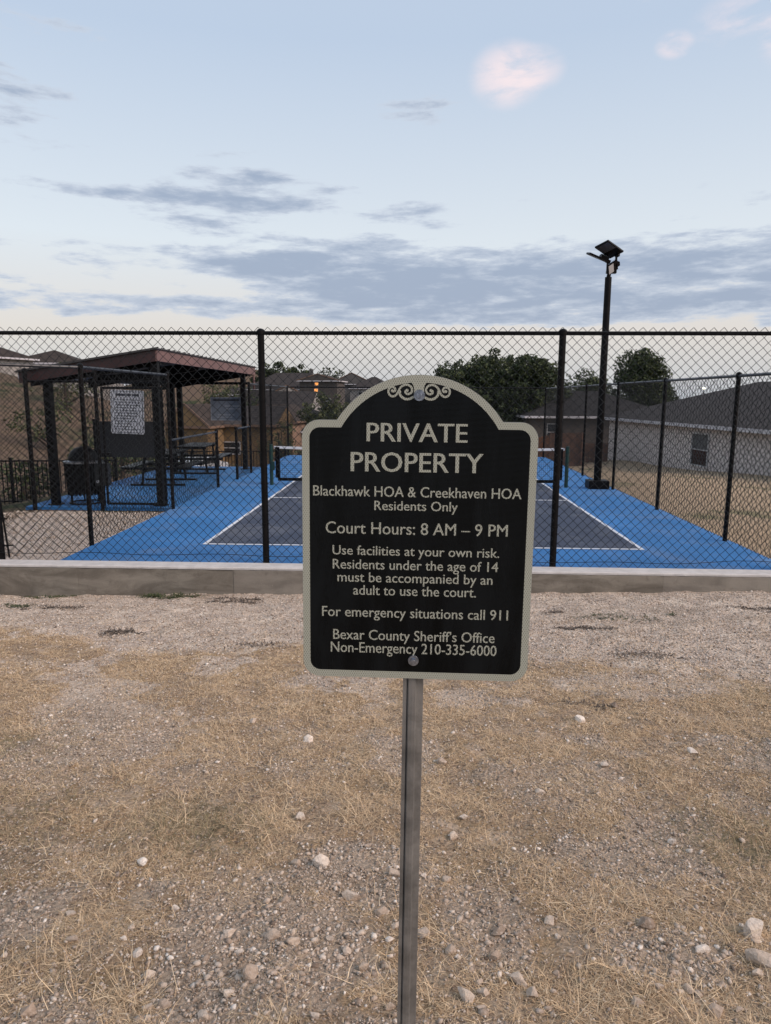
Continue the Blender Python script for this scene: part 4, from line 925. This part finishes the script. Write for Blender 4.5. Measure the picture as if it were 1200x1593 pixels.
# lettering
def letters(txt, cx, zb, capw, caph, bold=0.0006, dep=0):
    c = bpy.data.curves.new('t', 'FONT'); c.body = txt; c.align_x = 'LEFT'; c.size = 1.0; c.resolution_u = 3; c.fill_mode = 'FRONT'
    c.space_character = 1.0
    to = bpy.data.objects.new('t', c); COL.objects.link(to)
    dg = bpy.context.evaluated_depsgraph_get(); dg.update(); me_ = bpy.data.meshes.new_from_object(to.evaluated_get(dg))
    n = len(me_.vertices); co = np.zeros(n*3); me_.vertices.foreach_get('co', co); co = co.reshape(-1, 3)
    faces = [tuple(p.vertices) for p in me_.polygons]
    x0, x1 = co[:, 0].min(), co[:, 0].max(); CAP = 0.73
    sx = (capw-2*bold)/(x1-x0); sz = caph/CAP
    X = (co[:, 0]-(x0+x1)/2)*sx+cx; Z = co[:, 1]*sz+zb
    b = MB()
    for k, (dx, dy) in enumerate(((-bold, 0.0), (0, 0.00004), (bold, 0.00008))):
        b.add([(X[i]+dx, -0.0009-dy, Z[i]) for i in range(n)], faces)
    COL.objects.unlink(to); bpy.data.objects.remove(to); bpy.data.meshes.remove(me_)
    me2 = bpy.data.meshes.new('lettering'); me2.from_pydata(b.v, [], b.f); me2.materials.append(M_cream)
    o_ = bpy.data.objects.new('lettering', me2); COL.objects.link(o_); o_.parent = sg
# text, centre x, baseline z, width, capital height, weight (metres on the sign face)
LINES = [('PRIVATE', -0.00463, 0.48354, 0.19526, 0.03826, 0.0008),
         ('PROPERTY', -0.00417, 0.42485, 0.25780, 0.04005, 0.0008),
         ('Blackhawk HOA & Creekhaven HOA', -0.00297, 0.37553, 0.40796, 0.02158, 0.0003),
         ('Residents Only', -0.00385, 0.34869, 0.16399, 0.01981, 0.0003),
         ('Court Hours: 8 AM \u2013 9 PM', -0.00249, 0.30040, 0.35955, 0.02519, 0.0003),
         ('Use facilities at your own risk.', -0.00310, 0.25741, 0.33091, 0.02024, 0.00028),
         ('Residents under the age of 14', -0.00341, 0.22851, 0.32948, 0.02103, 0.00028),
         ('must be accompanied by an', -0.00366, 0.20206, 0.30998, 0.02117, 0.00028),
         ('adult to use the court.', -0.00375, 0.17544, 0.24657, 0.02130, 0.00028),
         ('For emergency situations call 911', -0.00253, 0.12917, 0.37473, 0.02220, 0.00028),
         ('Bexar County Sheriff\u2019s Office', -0.00370, 0.08098, 0.32740, 0.02245, 0.00028),
         ('Non-Emergency 210-335-6000', -0.00377, 0.05360, 0.33691, 0.02328, 0.00028)]
for txt, cx_t, zb_t, w_t, h_t, bo_ in LINES: letters(txt, cx_t, zb_t, w_t, h_t, bo_)
# bolts
M_bolt = mat('zinc_bolt', (0.30, 0.33, 0.39), 0.32, metal=0.9, var=0.35, vscale=160)
def bolt(x, z):
    b_ = MB(); 
    def disc(r, y0, y1, n): 
        b_.add([(x+r*math.cos(2*math.pi*k/n), y0, z+r*math.sin(2*math.pi*k/n)) for k in range(n)]+[(x+r*0.93*math.cos(2*math.pi*k/n), y1, z+r*0.93*math.sin(2*math.pi*k/n)) for k in range(n)],
               [tuple(range(n, 2*n))]+[(k, (k+1) % n, n+(k+1) % n, n+k) for k in range(n)])
    disc(0.0112, -0.0014, -0.0032, 28); disc(0.0064, -0.0032, -0.0085, 6); disc(0.0040, -0.0085, -0.0089, 16)
    b_.build('bolt', M_bolt, sg)
bolt(-0.00158, 0.57247); bolt(-0.00317, 0.03914)
# steel channel post behind the plate
cxp = -0.00261
prof = [(-0.021, 0.006), (-0.0135, 0.006), (-0.0120, 0.010), (-0.0105, 0.0065), (-0.0085, 0.004), (-0.0015, 0.0035), (0.0045, 0.0045), (0.0075, 0.012), (0.0205, 0.016), (0.0215, 0.020),
        (0.0205, 0.022), (0.006, 0.018), (0.002, 0.010), (-0.008, 0.009), (-0.012, 0.014), (-0.021, 0.010)]
b = MB(); n = len(prof); b.add([(cxp+x, y, -1.35) for x, y in prof]+[(cxp+x, y, 0.56) for x, y in prof], [tuple(range(n-1, -1, -1)), tuple(range(n, 2*n))]+[(k, (k+1) % n, n+(k+1) % n, n+k) for k in range(n)])
M_post = mat('weathered_steel', (0.23, 0.228, 0.224), 0.42, metal=0.6, var=0.3, vscale=14, bump=0.15, bscale=120)
b.build('post', M_post, sg)

# ------------------------------------------------------------------ loose ground cover
def in_view(x, y, m=0.35):
    D = y+9.3763; return (np.abs(x+0.13+0.038*D) < 0.575*D+m)
def scatter(n, ylo, yhi, power=1.0, seed=0):
    g = np.random.default_rng(seed); y = ylo+(yhi-ylo)*g.random(n)**power; x = (g.random(n)*2-1)*(0.62*(y+9.38)+0.5)-0.13; return x, y, g
ico = [(0,0,1),(0.894,0,0.447),(0.276,0.851,0.447),(-0.724,0.526,0.447),(-0.724,-0.526,0.447),(0.276,-0.851,0.447),(0.724,0.526,-0.447),(-0.276,0.851,-0.447),(-0.894,0,-0.447),(-0.276,-0.851,-0.447),(0.724,-0.526,-0.447),(0,0,-1)]
icf = [(0,1,2),(0,2,3),(0,3,4),(0,4,5),(0,5,1),(1,6,2),(2,7,3),(3,8,4),(4,9,5),(5,10,1),(6,7,2),(7,8,3),(8,9,4),(9,10,5),(10,6,1),(11,7,6),(11,8,7),(11,9,8),(11,10,9),(11,6,10)]
ico = np.array(ico); icf = np.array(icf)
def stone_mat():
    m = bpy.data.materials.new('limestone'); m.use_nodes = True; t = m.node_tree; p = t.nodes['Principled BSDF']; p.inputs['Roughness'].default_value = 0.9; p.inputs['Specular IOR Level'].default_value = 0.2
    at = N(t, 'ShaderNodeAttribute', attribute_name='tone'); o = N(t, 'ShaderNodeTexCoord').outputs['Object']
    c = ramp(t, at.outputs['Fac'], [(0.0, (0.13, 0.094, 0.07)), (0.4, (0.38, 0.29, 0.22)), (0.75, (0.62, 0.51, 0.41)), (1.0, (0.88, 0.80, 0.71))])
    f = noise(t, o, 90, 6, 0.7)
    g2 = noise(t, o, 35, 5, 0.7, 0.5)
    c = mixc(t, math_n(t, 'MULTIPLY', maprange(t, f, 0.40, 0.7), 0.6), c, (0.24, 0.18, 0.14)); c = mixc(t, math_n(t, 'MULTIPLY', maprange(t, g2, 0.45, 0.65), 0.45), c, (0.66, 0.57, 0.49)); t.links.new(c, p.inputs['Base Color'])
    bn = N(t, 'ShaderNodeBump'); bn.inputs['Strength'].default_value = 1.0; bn.inputs['Distance'].default_value = 0.006
    t.links.new(f, bn.inputs['Height']); t.links.new(bn.outputs[0], p.inputs['Normal']); return m
M_stone = stone_mat()
def pebbles(label, x, y, size, g, tone):
    n = len(x); z = near_surf(x, y)
    sc = size[:, None]*g.uniform(0.6, 1.25, (n, 3))*np.array([1, 1, 0.62])
    V = ico[None]*(1+g.uniform(-0.42, 0.30, (n, 12, 1)))*sc[:, None, :]
    a = g.uniform(0, 2*math.pi, n); ca, sa = np.cos(a)[:, None], np.sin(a)[:, None]
    tl = g.uniform(-0.5, 0.5, n)[:, None]; vx, vy, vz = V[..., 0], V[..., 1], V[..., 2]
    vy2 = vy*np.cos(tl)-vz*np.sin(tl); vz2 = vy*np.sin(tl)+vz*np.cos(tl)
    X = vx*ca-vy2*sa+x[:, None]; Y = vx*sa+vy2*ca+y[:, None]; Z = vz2+z[:, None]+size[:, None]*0.12
    V = np.stack([X, Y, Z], -1).reshape(-1, 3); F = (icf[None]+12*np.arange(n)[:, None, None]).reshape(-1, 3)
    o_ = np_mesh('gravel', V, F, M_stone, kind='stuff', attrs={'tone': ('FACE', np.repeat(tone, 20))}); tag(o_, label, 'gravel')
x, y, g = scatter(26000, -1.35, -6.0, 1.0, 5)
k = (g.random(len(x)) < 0.12+0.88*gravel_mask(x, y)) & in_view(x, y); x, y = x[k], y[k]
pebbles('pale crushed limestone strewn from the curb across the middle ground', x, y, 0.0045+0.010*g.random(len(x))**3, g, np.clip(g.normal(0.55, 0.24, len(x)), 0, 1))
x, y, g = scatter(26000, -8.3, -5.6, 1.0, 6)
k = (g.random(len(x)) < 0.16+0.8*gravel_mask(x, y)) & in_view(x, y); x, y = x[k], y[k]
pebbles('small grey and white stones scattered in the dry grass around the post', x, y, 0.0035+0.0085*g.random(len(x))**3, g, np.clip(g.normal(0.48, 0.25, len(x)), 0, 1))

octv = np.array([(1,0,0),(0,1,0),(-1,0,0),(0,-1,0),(0,0,1),(0,0,-0.5)], float); octf = np.array([(0,1,4),(1,2,4),(2,3,4),(3,0,4),(1,0,5),(2,1,5),(3,2,5),(0,3,5)])
def chips(label, x, y, size, g, tone, zf=near_surf):
    n = len(x); z = zf(x, y)
    V = octv[None]*g.uniform(0.5, 1.35, (n, 6, 1))*(size[:, None]*g.uniform(0.6, 1.3, (n, 3))*np.array([1, 1, 0.7]))[:, None, :]+g.normal(0, 0.22, (n, 6, 3))*size[:, None, None]
    a = g.uniform(0, 2*math.pi, n); ca, sa = np.cos(a)[:, None], np.sin(a)[:, None]
    X = V[..., 0]*ca-V[..., 1]*sa+x[:, None]; Y = V[..., 0]*sa+V[..., 1]*ca+y[:, None]; Z = V[..., 2]+z[:, None]+size[:, None]*0.2
    V = np.stack([X, Y, Z], -1).reshape(-1, 3); F = (octf[None]+6*np.arange(n)[:, None, None]).reshape(-1, 3)
    tag(np_mesh('gravel', V, F, M_stone, kind='stuff', attrs={'tone': ('FACE', np.repeat(tone, 8))}), label, 'gravel')
x, y, g = scatter(190000, -8.4, -4.6, 0.9, 61)
cl_ = sstep(fbm(x, y, 2.6, 4, 88), 0.45, 0.68)
k = in_view(x, y, 0.2) & (g.random(len(x)) < 0.20+0.7*np.maximum(gravel_mask(x, y), 0.75*cl_)); x, y = x[k], y[k]
chips('fine angular limestone chips mixed into the straw of the foreground', x, y, 0.0018+0.0050*g.random(len(x))**2.0, g, np.clip(g.normal(0.62, 0.27, len(x)), 0, 1))
g = np.random.default_rng(402); xs_, ys_ = [], []
for (a, b_, rx, ry, st_) in PATCH[3:9]+[(-0.28, -7.22, 0.30, 0.20, 1), (-0.45, -7.62, 0.42, 0.26, 1), (0.9, -7.55, 0.3, 0.2, 1)]:
    m_ = int(150*rx*ry/0.1*st_); xs_.append(g.normal(a, rx*0.6, m_)); ys_.append(g.normal(b_, ry*0.6, m_))
x, y = np.concatenate(xs_), np.concatenate(ys_)
pebbles('knuckle-sized pale rubble gathered beside and left of the steel post', x, y, 0.0045+0.0105*g.random(len(x))**2.2, g, np.clip(g.normal(0.60, 0.20, len(x)), 0, 1))
x = g.uniform(-8.0, -4.62, 9000); y = g.uniform(-0.85, 3.0, 9000)
chips('pale gravel patch between the left side fence and the pavilion floor', x, y, 0.008+0.016*g.random(9000)**2, g, np.clip(g.normal(0.72, 0.25, 9000), 0, 1), far_z)
x, y, g = scatter(70000, -4.8, -1.33, 1.0, 62)
k = in_view(x, y, 0.2) & (g.random(len(x)) < 0.12+0.6*gravel_mask(x, y)); x, y = x[k], y[k]
chips('coarse limestone chips lying on the pale gravel band below the curb', x, y, 0.004+0.008*g.random(len(x))**2, g, np.clip(g.normal(0.60, 0.30, len(x)), 0, 1))
def blades(name, label, x, y, ln, wd, tilt, g, fol, tone, cat, zf=near_surf, curl=0.6):
    n = len(x); a = g.uniform(0, 2*math.pi, n); d = np.stack([np.cos(a), np.sin(a)], 1)
    z0 = zf(x, y)-0.002
    P = []; cur = np.stack([x, y, z0], 1); el = tilt.copy(); az_ = a.copy()
    side = np.stack([-d[:, 1], d[:, 0], np.zeros(n)], 1); side[:, 2] = g.uniform(-0.5, 0.5, n)
    segs = 2
    for s in range(segs+1):
        w = wd*(1-0.8*(s/segs)**1.5); P.append(cur-side*w[:, None]/2); P.append(cur+side*w[:, None]/2)
        stp = ln/segs; az_ = az_+g.normal(0, 0.35, n)*curl; 
        cur = cur+np.stack([np.cos(az_)*np.cos(el)*stp, np.sin(az_)*np.cos(el)*stp, np.sin(el)*stp], 1); el = el-g.uniform(0.1, 0.7, n)*curl
        cur[:, 2] = np.maximum(cur[:, 2], zf(cur[:, 0], cur[:, 1])+0.002+0.003*g.random(n))
    V = np.stack(P, 1).reshape(-1, 3); nb = 2*(segs+1); base = nb*np.arange(n)
    F = np.concatenate([np.stack([base+2*s, base+2*s+1, base+2*s+3, base+2*s+2], 1) for s in range(segs)])
    T = np.tile(tone, segs)
    o_ = np_mesh(name, V, F, fol, kind='stuff', attrs={'tone': ('FACE', T)}); tag(o_, label, cat); return o_
# short dead straw, denser in tufts
x, y, g = scatter(760000, -8.4, -2.8, 0.85, 8)
tuft = fbm(x, y, 6, 3, 70)
k = in_view(x, y, 0.2) & (g.random(len(x)) < (1-0.93*gravel_mask(x, y))*(0.20+1.1*sstep(tuft, 0.40, 0.62))); x, y, tuft = x[k], y[k], tuft[k]; n = len(x)
far = sstep(y, -7.5, -4)
blades('dry_grass', 'matted straw-coloured dead grass covering the foreground', x, y, (0.012+0.034*g.random(n)**1.8)*(1-0.10*far), 0.0011+0.0010*g.random(n)+0.0014*far, np.abs(g.normal(0.18, 0.30, n)), g, F_straw, np.clip(g.normal(0.50, 0.22, n)+0.25*(tuft-0.5), 0, 1), 'grass')
# longer arching stems in tufts
cx_, cy_, g = scatter(420, -8.2, -4.0, 1.0, 9); kk = gravel_mask(cx_, cy_) < 0.5; cx_, cy_ = cx_[kk], cy_[kk]
m_ = 26; x = np.repeat(cx_, m_)+g.normal(0, 0.045, len(cx_)*m_); y = np.repeat(cy_, m_)+g.normal(0, 0.045, len(cy_)*m_); n = len(x)
blades('dry_grass', 'longer bleached grass stems arching out of small tufts in the foreground', x, y, 0.05+0.08*g.random(n), 0.0013+0.0008*g.random(n), np.abs(g.normal(0.45, 0.35, n)), g, F_straw, np.clip(g.normal(0.62, 0.2, n), 0, 1), 'grass', curl=0.9)
# sparse olive blades in a few patches
OL = [(-1.75, -6.9, 0.5, 0.5), (-2.3, -6.1, 0.5, 0.4), (1.95, -6.2, 0.5, 0.5), (1.2, -6.9, 0.35, 0.3), (-0.95, -6.9, 0.3, 0.25), (2.4, -5.2, 0.5, 0.4), (-1.6, -7.9, 0.3, 0.3)]
X_l, Y_l = [], []
g = np.random.default_rng(55)
for (a, b_, rx, ry) in OL: X_l.append(g.normal(a, rx*0.5, 1500)); Y_l.append(g.normal(b_, ry*0.5, 1500))
x = np.concatenate(X_l); y = np.minimum(np.concatenate(Y_l), -1.6); n = len(x)
F_ol = foliage('olive_blades', (0.08, 0.075, 0.04), (0.17, 0.145, 0.08), (0.30, 0.25, 0.14))
blades('green_grass', 'faint olive-green grass patches among the dead straw', x, y, 0.02+0.05*g.random(n), 0.0012+0.001*g.random(n), np.abs(g.normal(0.5, 0.3, n)), g, F_ol, g.random(n), 'grass')

# weeds hugging the curb and dark mats in the gravel
def weed(wx, wy, rx, ry, n, fol, label, h=0.05, name='weed'):
    g = np.random.default_rng(int(abs(wx*131+wy*917)*10)); nk = 9; kx = g.normal(0, rx*0.55, nk); ky = g.normal(0, ry*0.55, nk); ks = g.uniform(0.12, 0.45, nk); q = g.integers(0, nk, n)
    x = kx[q]+g.normal(0, 1, n)*rx*ks[q]*0.6; y = np.minimum(ky[q]+g.normal(0, 1, n)*ry*ks[q]*0.9, -1.34-wy)
    a = g.uniform(0, 2*math.pi, n); el = np.abs(g.normal(0.12, 0.28, n)); ln = h*g.uniform(0.4, 1.2, n); w = 0.0035+0.003*g.random(n)
    z0 = near_surf(x+wx, y+wy)-float(near_z(np.array([wx]), np.array([wy]))[0])
    d = np.stack([np.cos(a)*np.cos(el), np.sin(a)*np.cos(el), np.sin(el)], 1); sd_ = np.stack([-np.sin(a), np.cos(a), 0*a], 1)
    P0 = np.stack([x, y, z0+0.004*g.random(n)], 1)
    V = np.stack([P0, P0+d*(ln*0.5)[:, None]-sd_*w[:, None], P0+d*ln[:, None], P0+d*(ln*0.5)[:, None]+sd_*w[:, None]], 1).reshape(-1, 3)
    o_ = thing(name, label, 'weed'); np_mesh('weed_leaves', V, np.arange(4*n).reshape(-1, 4), fol, o_, kind='stuff', attrs={'tone': ('FACE', g.random(n))})
    o_.location = (wx, wy, float(near_z(np.array([wx]), np.array([wy]))[0])); tag(o_, label, 'weed'); return o_
weed(-3.038, -1.496, 0.42, 0.14, 900, F_weed, 'widest green weed patch at the foot of the curb, left of the first fence post', 0.07)
weed(-4.527, -1.422, 0.24, 0.10, 420, F_weed, 'small green weed near the curb at the left')
weed(-3.996, -2.232, 0.36, 0.10, 520, F_twig, 'dark dead weed mat just below the small green weed at left', 0.04)
weed(-4.532, -2.090, 0.30, 0.12, 320, F_weed, 'thin olive weed at the left edge of the gravel', 0.05)
weed(-2.768, -3.459, 0.26, 0.10, 330, F_twig, 'dark scraggly twig mat alone on the pale gravel at left', 0.05)
weed(-2.211, -1.753, 0.40, 0.16, 600, F_twig, 'brown dead weeds at the curb below the left fence post', 0.05)
weed(1.435, -3.240, 0.20, 0.06, 420, F_twig, 'compact dark weed on the gravel right of the sign', 0.04)
weed(1.372, -2.425, 0.14, 0.07, 160, F_twig, 'small dark tuft between the curb and the compact dark weed', 0.04)
weed(1.999, -2.704, 0.36, 0.12, 260, F_weed, 'sparse olive weed on the gravel below the right fence', 0.05)
weed(3.482, -2.283, 0.30, 0.08, 360, F_twig, 'dark dead weed at the right edge near the curb', 0.04)
weed(1.720, -4.176, 0.22, 0.10, 220, F_twig, 'dark twigs in the gravel midway right of the sign', 0.04)
weed(-0.600, -4.237, 0.05, 0.05, 20, F_twig, 'tiny twig tuft hidden low behind the sign', 0.03)
weed(0.998, -5.338, 0.16, 0.10, 120, F_twig, 'brownish tuft beside the dark stone right of the sign post', 0.04)
weed(-1.402, -3.939, 0.30, 0.10, 180, F_twig, 'thin brown tuft where the gravel meets the straw, left of the sign', 0.04)

# individual stones seen in the foreground
def stone(sx_, sy_, width, tone, label, seed, flat=0.65):
    z = float(near_surf(np.array([sx_]), np.array([sy_]))[0]); r = width/2*1.12
    bm = bmesh.new(); bmesh.ops.create_icosphere(bm, subdivisions=3, radius=1); g = random.Random(seed)
    pl = [(Vector((g.gauss(0, 1), g.gauss(0, 1), g.gauss(0, 0.8))).normalized(), g.uniform(0.42, 0.78)) for _ in range(12)]+[(Vector((g.uniform(-.7, .7), g.uniform(-.9, .3), 1)).normalized(), g.uniform(0.45, 0.62)) for _ in range(3)]
    ax = (1.0, g.uniform(0.6, 0.85), flat)
    for v in bm.verts:
        v.co *= 1+0.05*math.sin(v.co.x*7+seed)*math.sin(v.co.y*6+v.co.z*8+seed*2)
        for n_, c_ in pl:
            q = v.co.dot(n_)
            if q > c_: v.co -= n_*(q-c_)*0.92
        v.co = Vector((v.co.x*ax[0], v.co.y*ax[1], v.co.z*ax[2]))*r*1.25
    me = bpy.data.meshes.new('stone'); bm.to_mesh(me); bm.free(); me.materials.append(M_stone)
    a = me.attributes.new('tone', 'FLOAT', 'POINT'); a.data.foreach_set('value', [tone]*len(me.vertices))
    o_ = bpy.data.objects.new('stone', me); COL.objects.link(o_); o_.location = (sx_, sy_, z+r*flat*0.5); o_.rotation_euler = (g.uniform(-.2, .2), g.uniform(-.2, .2), g.uniform(-0.6, 0.6))
    tag(o_, label, 'stone', 'larger loose stones'); return o_
ST = [  # x, y, width, tone, label
      (-0.447, -7.125, 0.0627, 0.85, 'smooth pale oval stone in the straw left of the post'),
      (-0.322, -7.304, 0.0495, 0.72, 'blocky pinkish stone heading the rubble left of the post'),
      (-0.543, -7.533, 0.0486, 0.55, 'upright tan stone beside the dark hollow, lower left'),
      (-0.560, -7.704, 0.042, 0.5, 'broad grey-brown stone right of the hollow, near bottom left'),
      (0.175, -7.679, 0.0464, 0.68, 'pale pointed stone right of the post near the bottom'),
      (0.147, -7.473, 0.0356, 0.3, 'dark grey stone right of the post'),
      (0.001, -7.571, 0.0340, 0.5, 'grey faceted stone a little right of the post'),
      (-0.086, -7.493, 0.0433, 0.6, 'tan stone touching the right side of the post'),
      (0.003, -7.205, 0.0402, 0.6, 'flat pale stone right of the post, mid height'),
      (0.042, -6.918, 0.0375, 0.75, 'small pale stone upper right of the post'),
      (0.095, -6.774, 0.0342, 0.8, 'small white stone farther right of the post'),
      (-0.075, -7.187, 0.0270, 0.8, 'small whitish pebble just right of the post'),
      (0.029, -6.240, 0.0469, 0.5, 'rounded tan stone high right of the post'),
      (0.442, -6.555, 0.0395, 0.8, 'small white stone in straw right of the sign'),
      (0.844, -5.623, 0.0662, 0.95, 'bright white stone by the dark tuft right of the sign'),
      (0.615, -7.430, 0.0480, 0.25, 'dark brown stone lying in straw at lower right'),
      (0.882, -7.583, 0.0702, 0.62, 'largest pinkish rock at the right edge'),
      (0.850, -7.631, 0.0324, 0.7, 'small pale stone below the largest rock at right'),
      (0.916, -7.465, 0.0665, 0.82, 'flat whitish stone above the largest rock at right'),
      (0.736, -7.545, 0.0377, 0.9, 'whitish stone left of the flat one at lower right'),
      (0.679, -7.759, 0.0508, 0.5, 'brown rock at the bottom edge, lower right'),
      (0.641, -7.685, 0.0317, 0.6, 'left one of the two touching stones near the bottom right'),
      (0.662, -7.698, 0.0245, 0.6, 'right one of the two touching stones near the bottom right'),
      (0.744, -7.754, 0.0237, 0.55, 'small round stone right of the brown bottom rock'),
      (0.885, -6.904, 0.0323, 0.9, 'thin white chip in the straw at right'),
      (0.317, -7.408, 0.0346, 0.7, 'angular pale stone in the lower right straw'),
      (0.329, -7.477, 0.0197, 0.8, 'tiny white stone below the angular pale stone'),
      (-0.920, -7.608, 0.0284, 0.85, 'white stone standing in the straw at lower left'),
      (-0.856, -7.686, 0.0327, 0.8, 'white two-faced stone below the standing white one'),
      (-0.682, -7.514, 0.0374, 0.75, 'flat pale stone above the dark hollow, lower left'),
      (-0.624, -7.595, 0.0246, 0.8, 'small white stone at the edge of the dark hollow'),
      (-1.089, -7.158, 0.0393, 0.95, 'bright white angular stone in the left middle'),
      (-0.770, -7.817, 0.0338, 0.45, 'grey stone near the bottom left'),
      (-0.806, -7.828, 0.0235, 0.6, 'narrow stone left of the grey one near the bottom'),
      (-0.657, -7.854, 0.0330, 0.7, 'pale tan stone on the bottom edge left'),
      (-0.610, -7.768, 0.0276, 0.8, 'slanted white stone near the bottom, left of centre'),
      (-0.883, -7.395, 0.0230, 0.85, 'small pale stone in straw left of the hollow'),
      (-0.982, -7.566, 0.0193, 0.9, 'little white stone at lower left'),
      (-1.206, -7.446, 0.0267, 0.7, 'pale stone at far left'),
      (-1.099, -7.870, 0.0363, 0.4, 'brownish stone in the bottom left corner'),
      (-1.135, -7.577, 0.0269, 0.5, 'dull stone left in the gravelly spot'),
      (-0.572, -6.803, 0.0473, 0.8, 'pale stone left of the post near mid height'),
      (-0.536, -7.127, 0.0302, 0.55, 'narrow tan stone left of the oval stone'),
      (-1.020, -5.704, 0.0403, 0.7, 'small stone far up the straw left of the sign'),
      (-0.181, -7.184, 0.0361, 0.6, 'tan stone left against the post'),
      (-0.532, -7.350, 0.0296, 0.45, 'grey stone left of the rubble'),
      (-0.362, -7.529, 0.0233, 0.6, 'small upright stone in the rubble'),
      (-0.215, -7.393, 0.0372, 0.5, 'grey rubble stone near the left side of the post'),
      (-0.168, -7.461, 0.0320, 0.65, 'long pale chip leaning by the post'),
      (-0.469, -7.565, 0.0382, 0.6, 'flat tan stone between hollow and rubble'),
      (-0.313, -7.575, 0.0285, 0.7, 'pale stone low in the rubble'),
      (-0.255, -7.635, 0.0295, 0.55, 'tan stone in the lower rubble'),
      (-0.174, -7.778, 0.0256, 0.45, 'round grey stone beside the post near the bottom'),
      (-0.364, -7.840, 0.0264, 0.75, 'pale stone on the bottom edge left of the post'),
      (0.027, -7.748, 0.0449, 0.72, 'wide pale stone at the bottom right of the post'),
      (0.075, -7.732, 0.0348, 0.6, 'tan stone next to the wide pale one'),
      (0.063, -7.786, 0.0219, 0.6, 'small stone below the wide pale one'),
      (0.124, -7.587, 0.0337, 0.4, 'brownish stone right of the post, low'),
      (0.069, -7.687, 0.0267, 0.55, 'grey stone between post and pale pointed stone'),
      (-0.666, -5.970, 0.0545, 0.9, 'white stone high up left of the post'),
      (0.815, -6.226, 0.0374, 0.8, 'white stone in the dark patch right of the sign'),
      (1.312, -6.026, 0.0460, 0.9, 'small white stone far right in the gravel'),
      (0.355, -7.549, 0.0152, 0.6, 'little stone in the lower right gravel'),
      (0.556, -7.694, 0.0246, 0.6, 'stone at the edge of the lower right gravel'),
      (0.476, -7.753, 0.0289, 0.55, 'rounded stone at bottom in the right gravel patch'),
      (0.290, -7.644, 0.0218, 0.45, 'dull oval stone in the right gravel patch'),
      (0.211, -7.726, 0.0313, 0.6, 'pale rounded stone right of the pointed one'),
      (1.120, -5.349, 0.0510, 0.1, 'dark stone beside the brownish tuft')]
for k, (sx0, sy0, wd_, tn, lab) in enumerate(ST): stone(sx0, sy0, wd_, tn, lab, 900+k, 0.72 if k % 3 else 0.9)
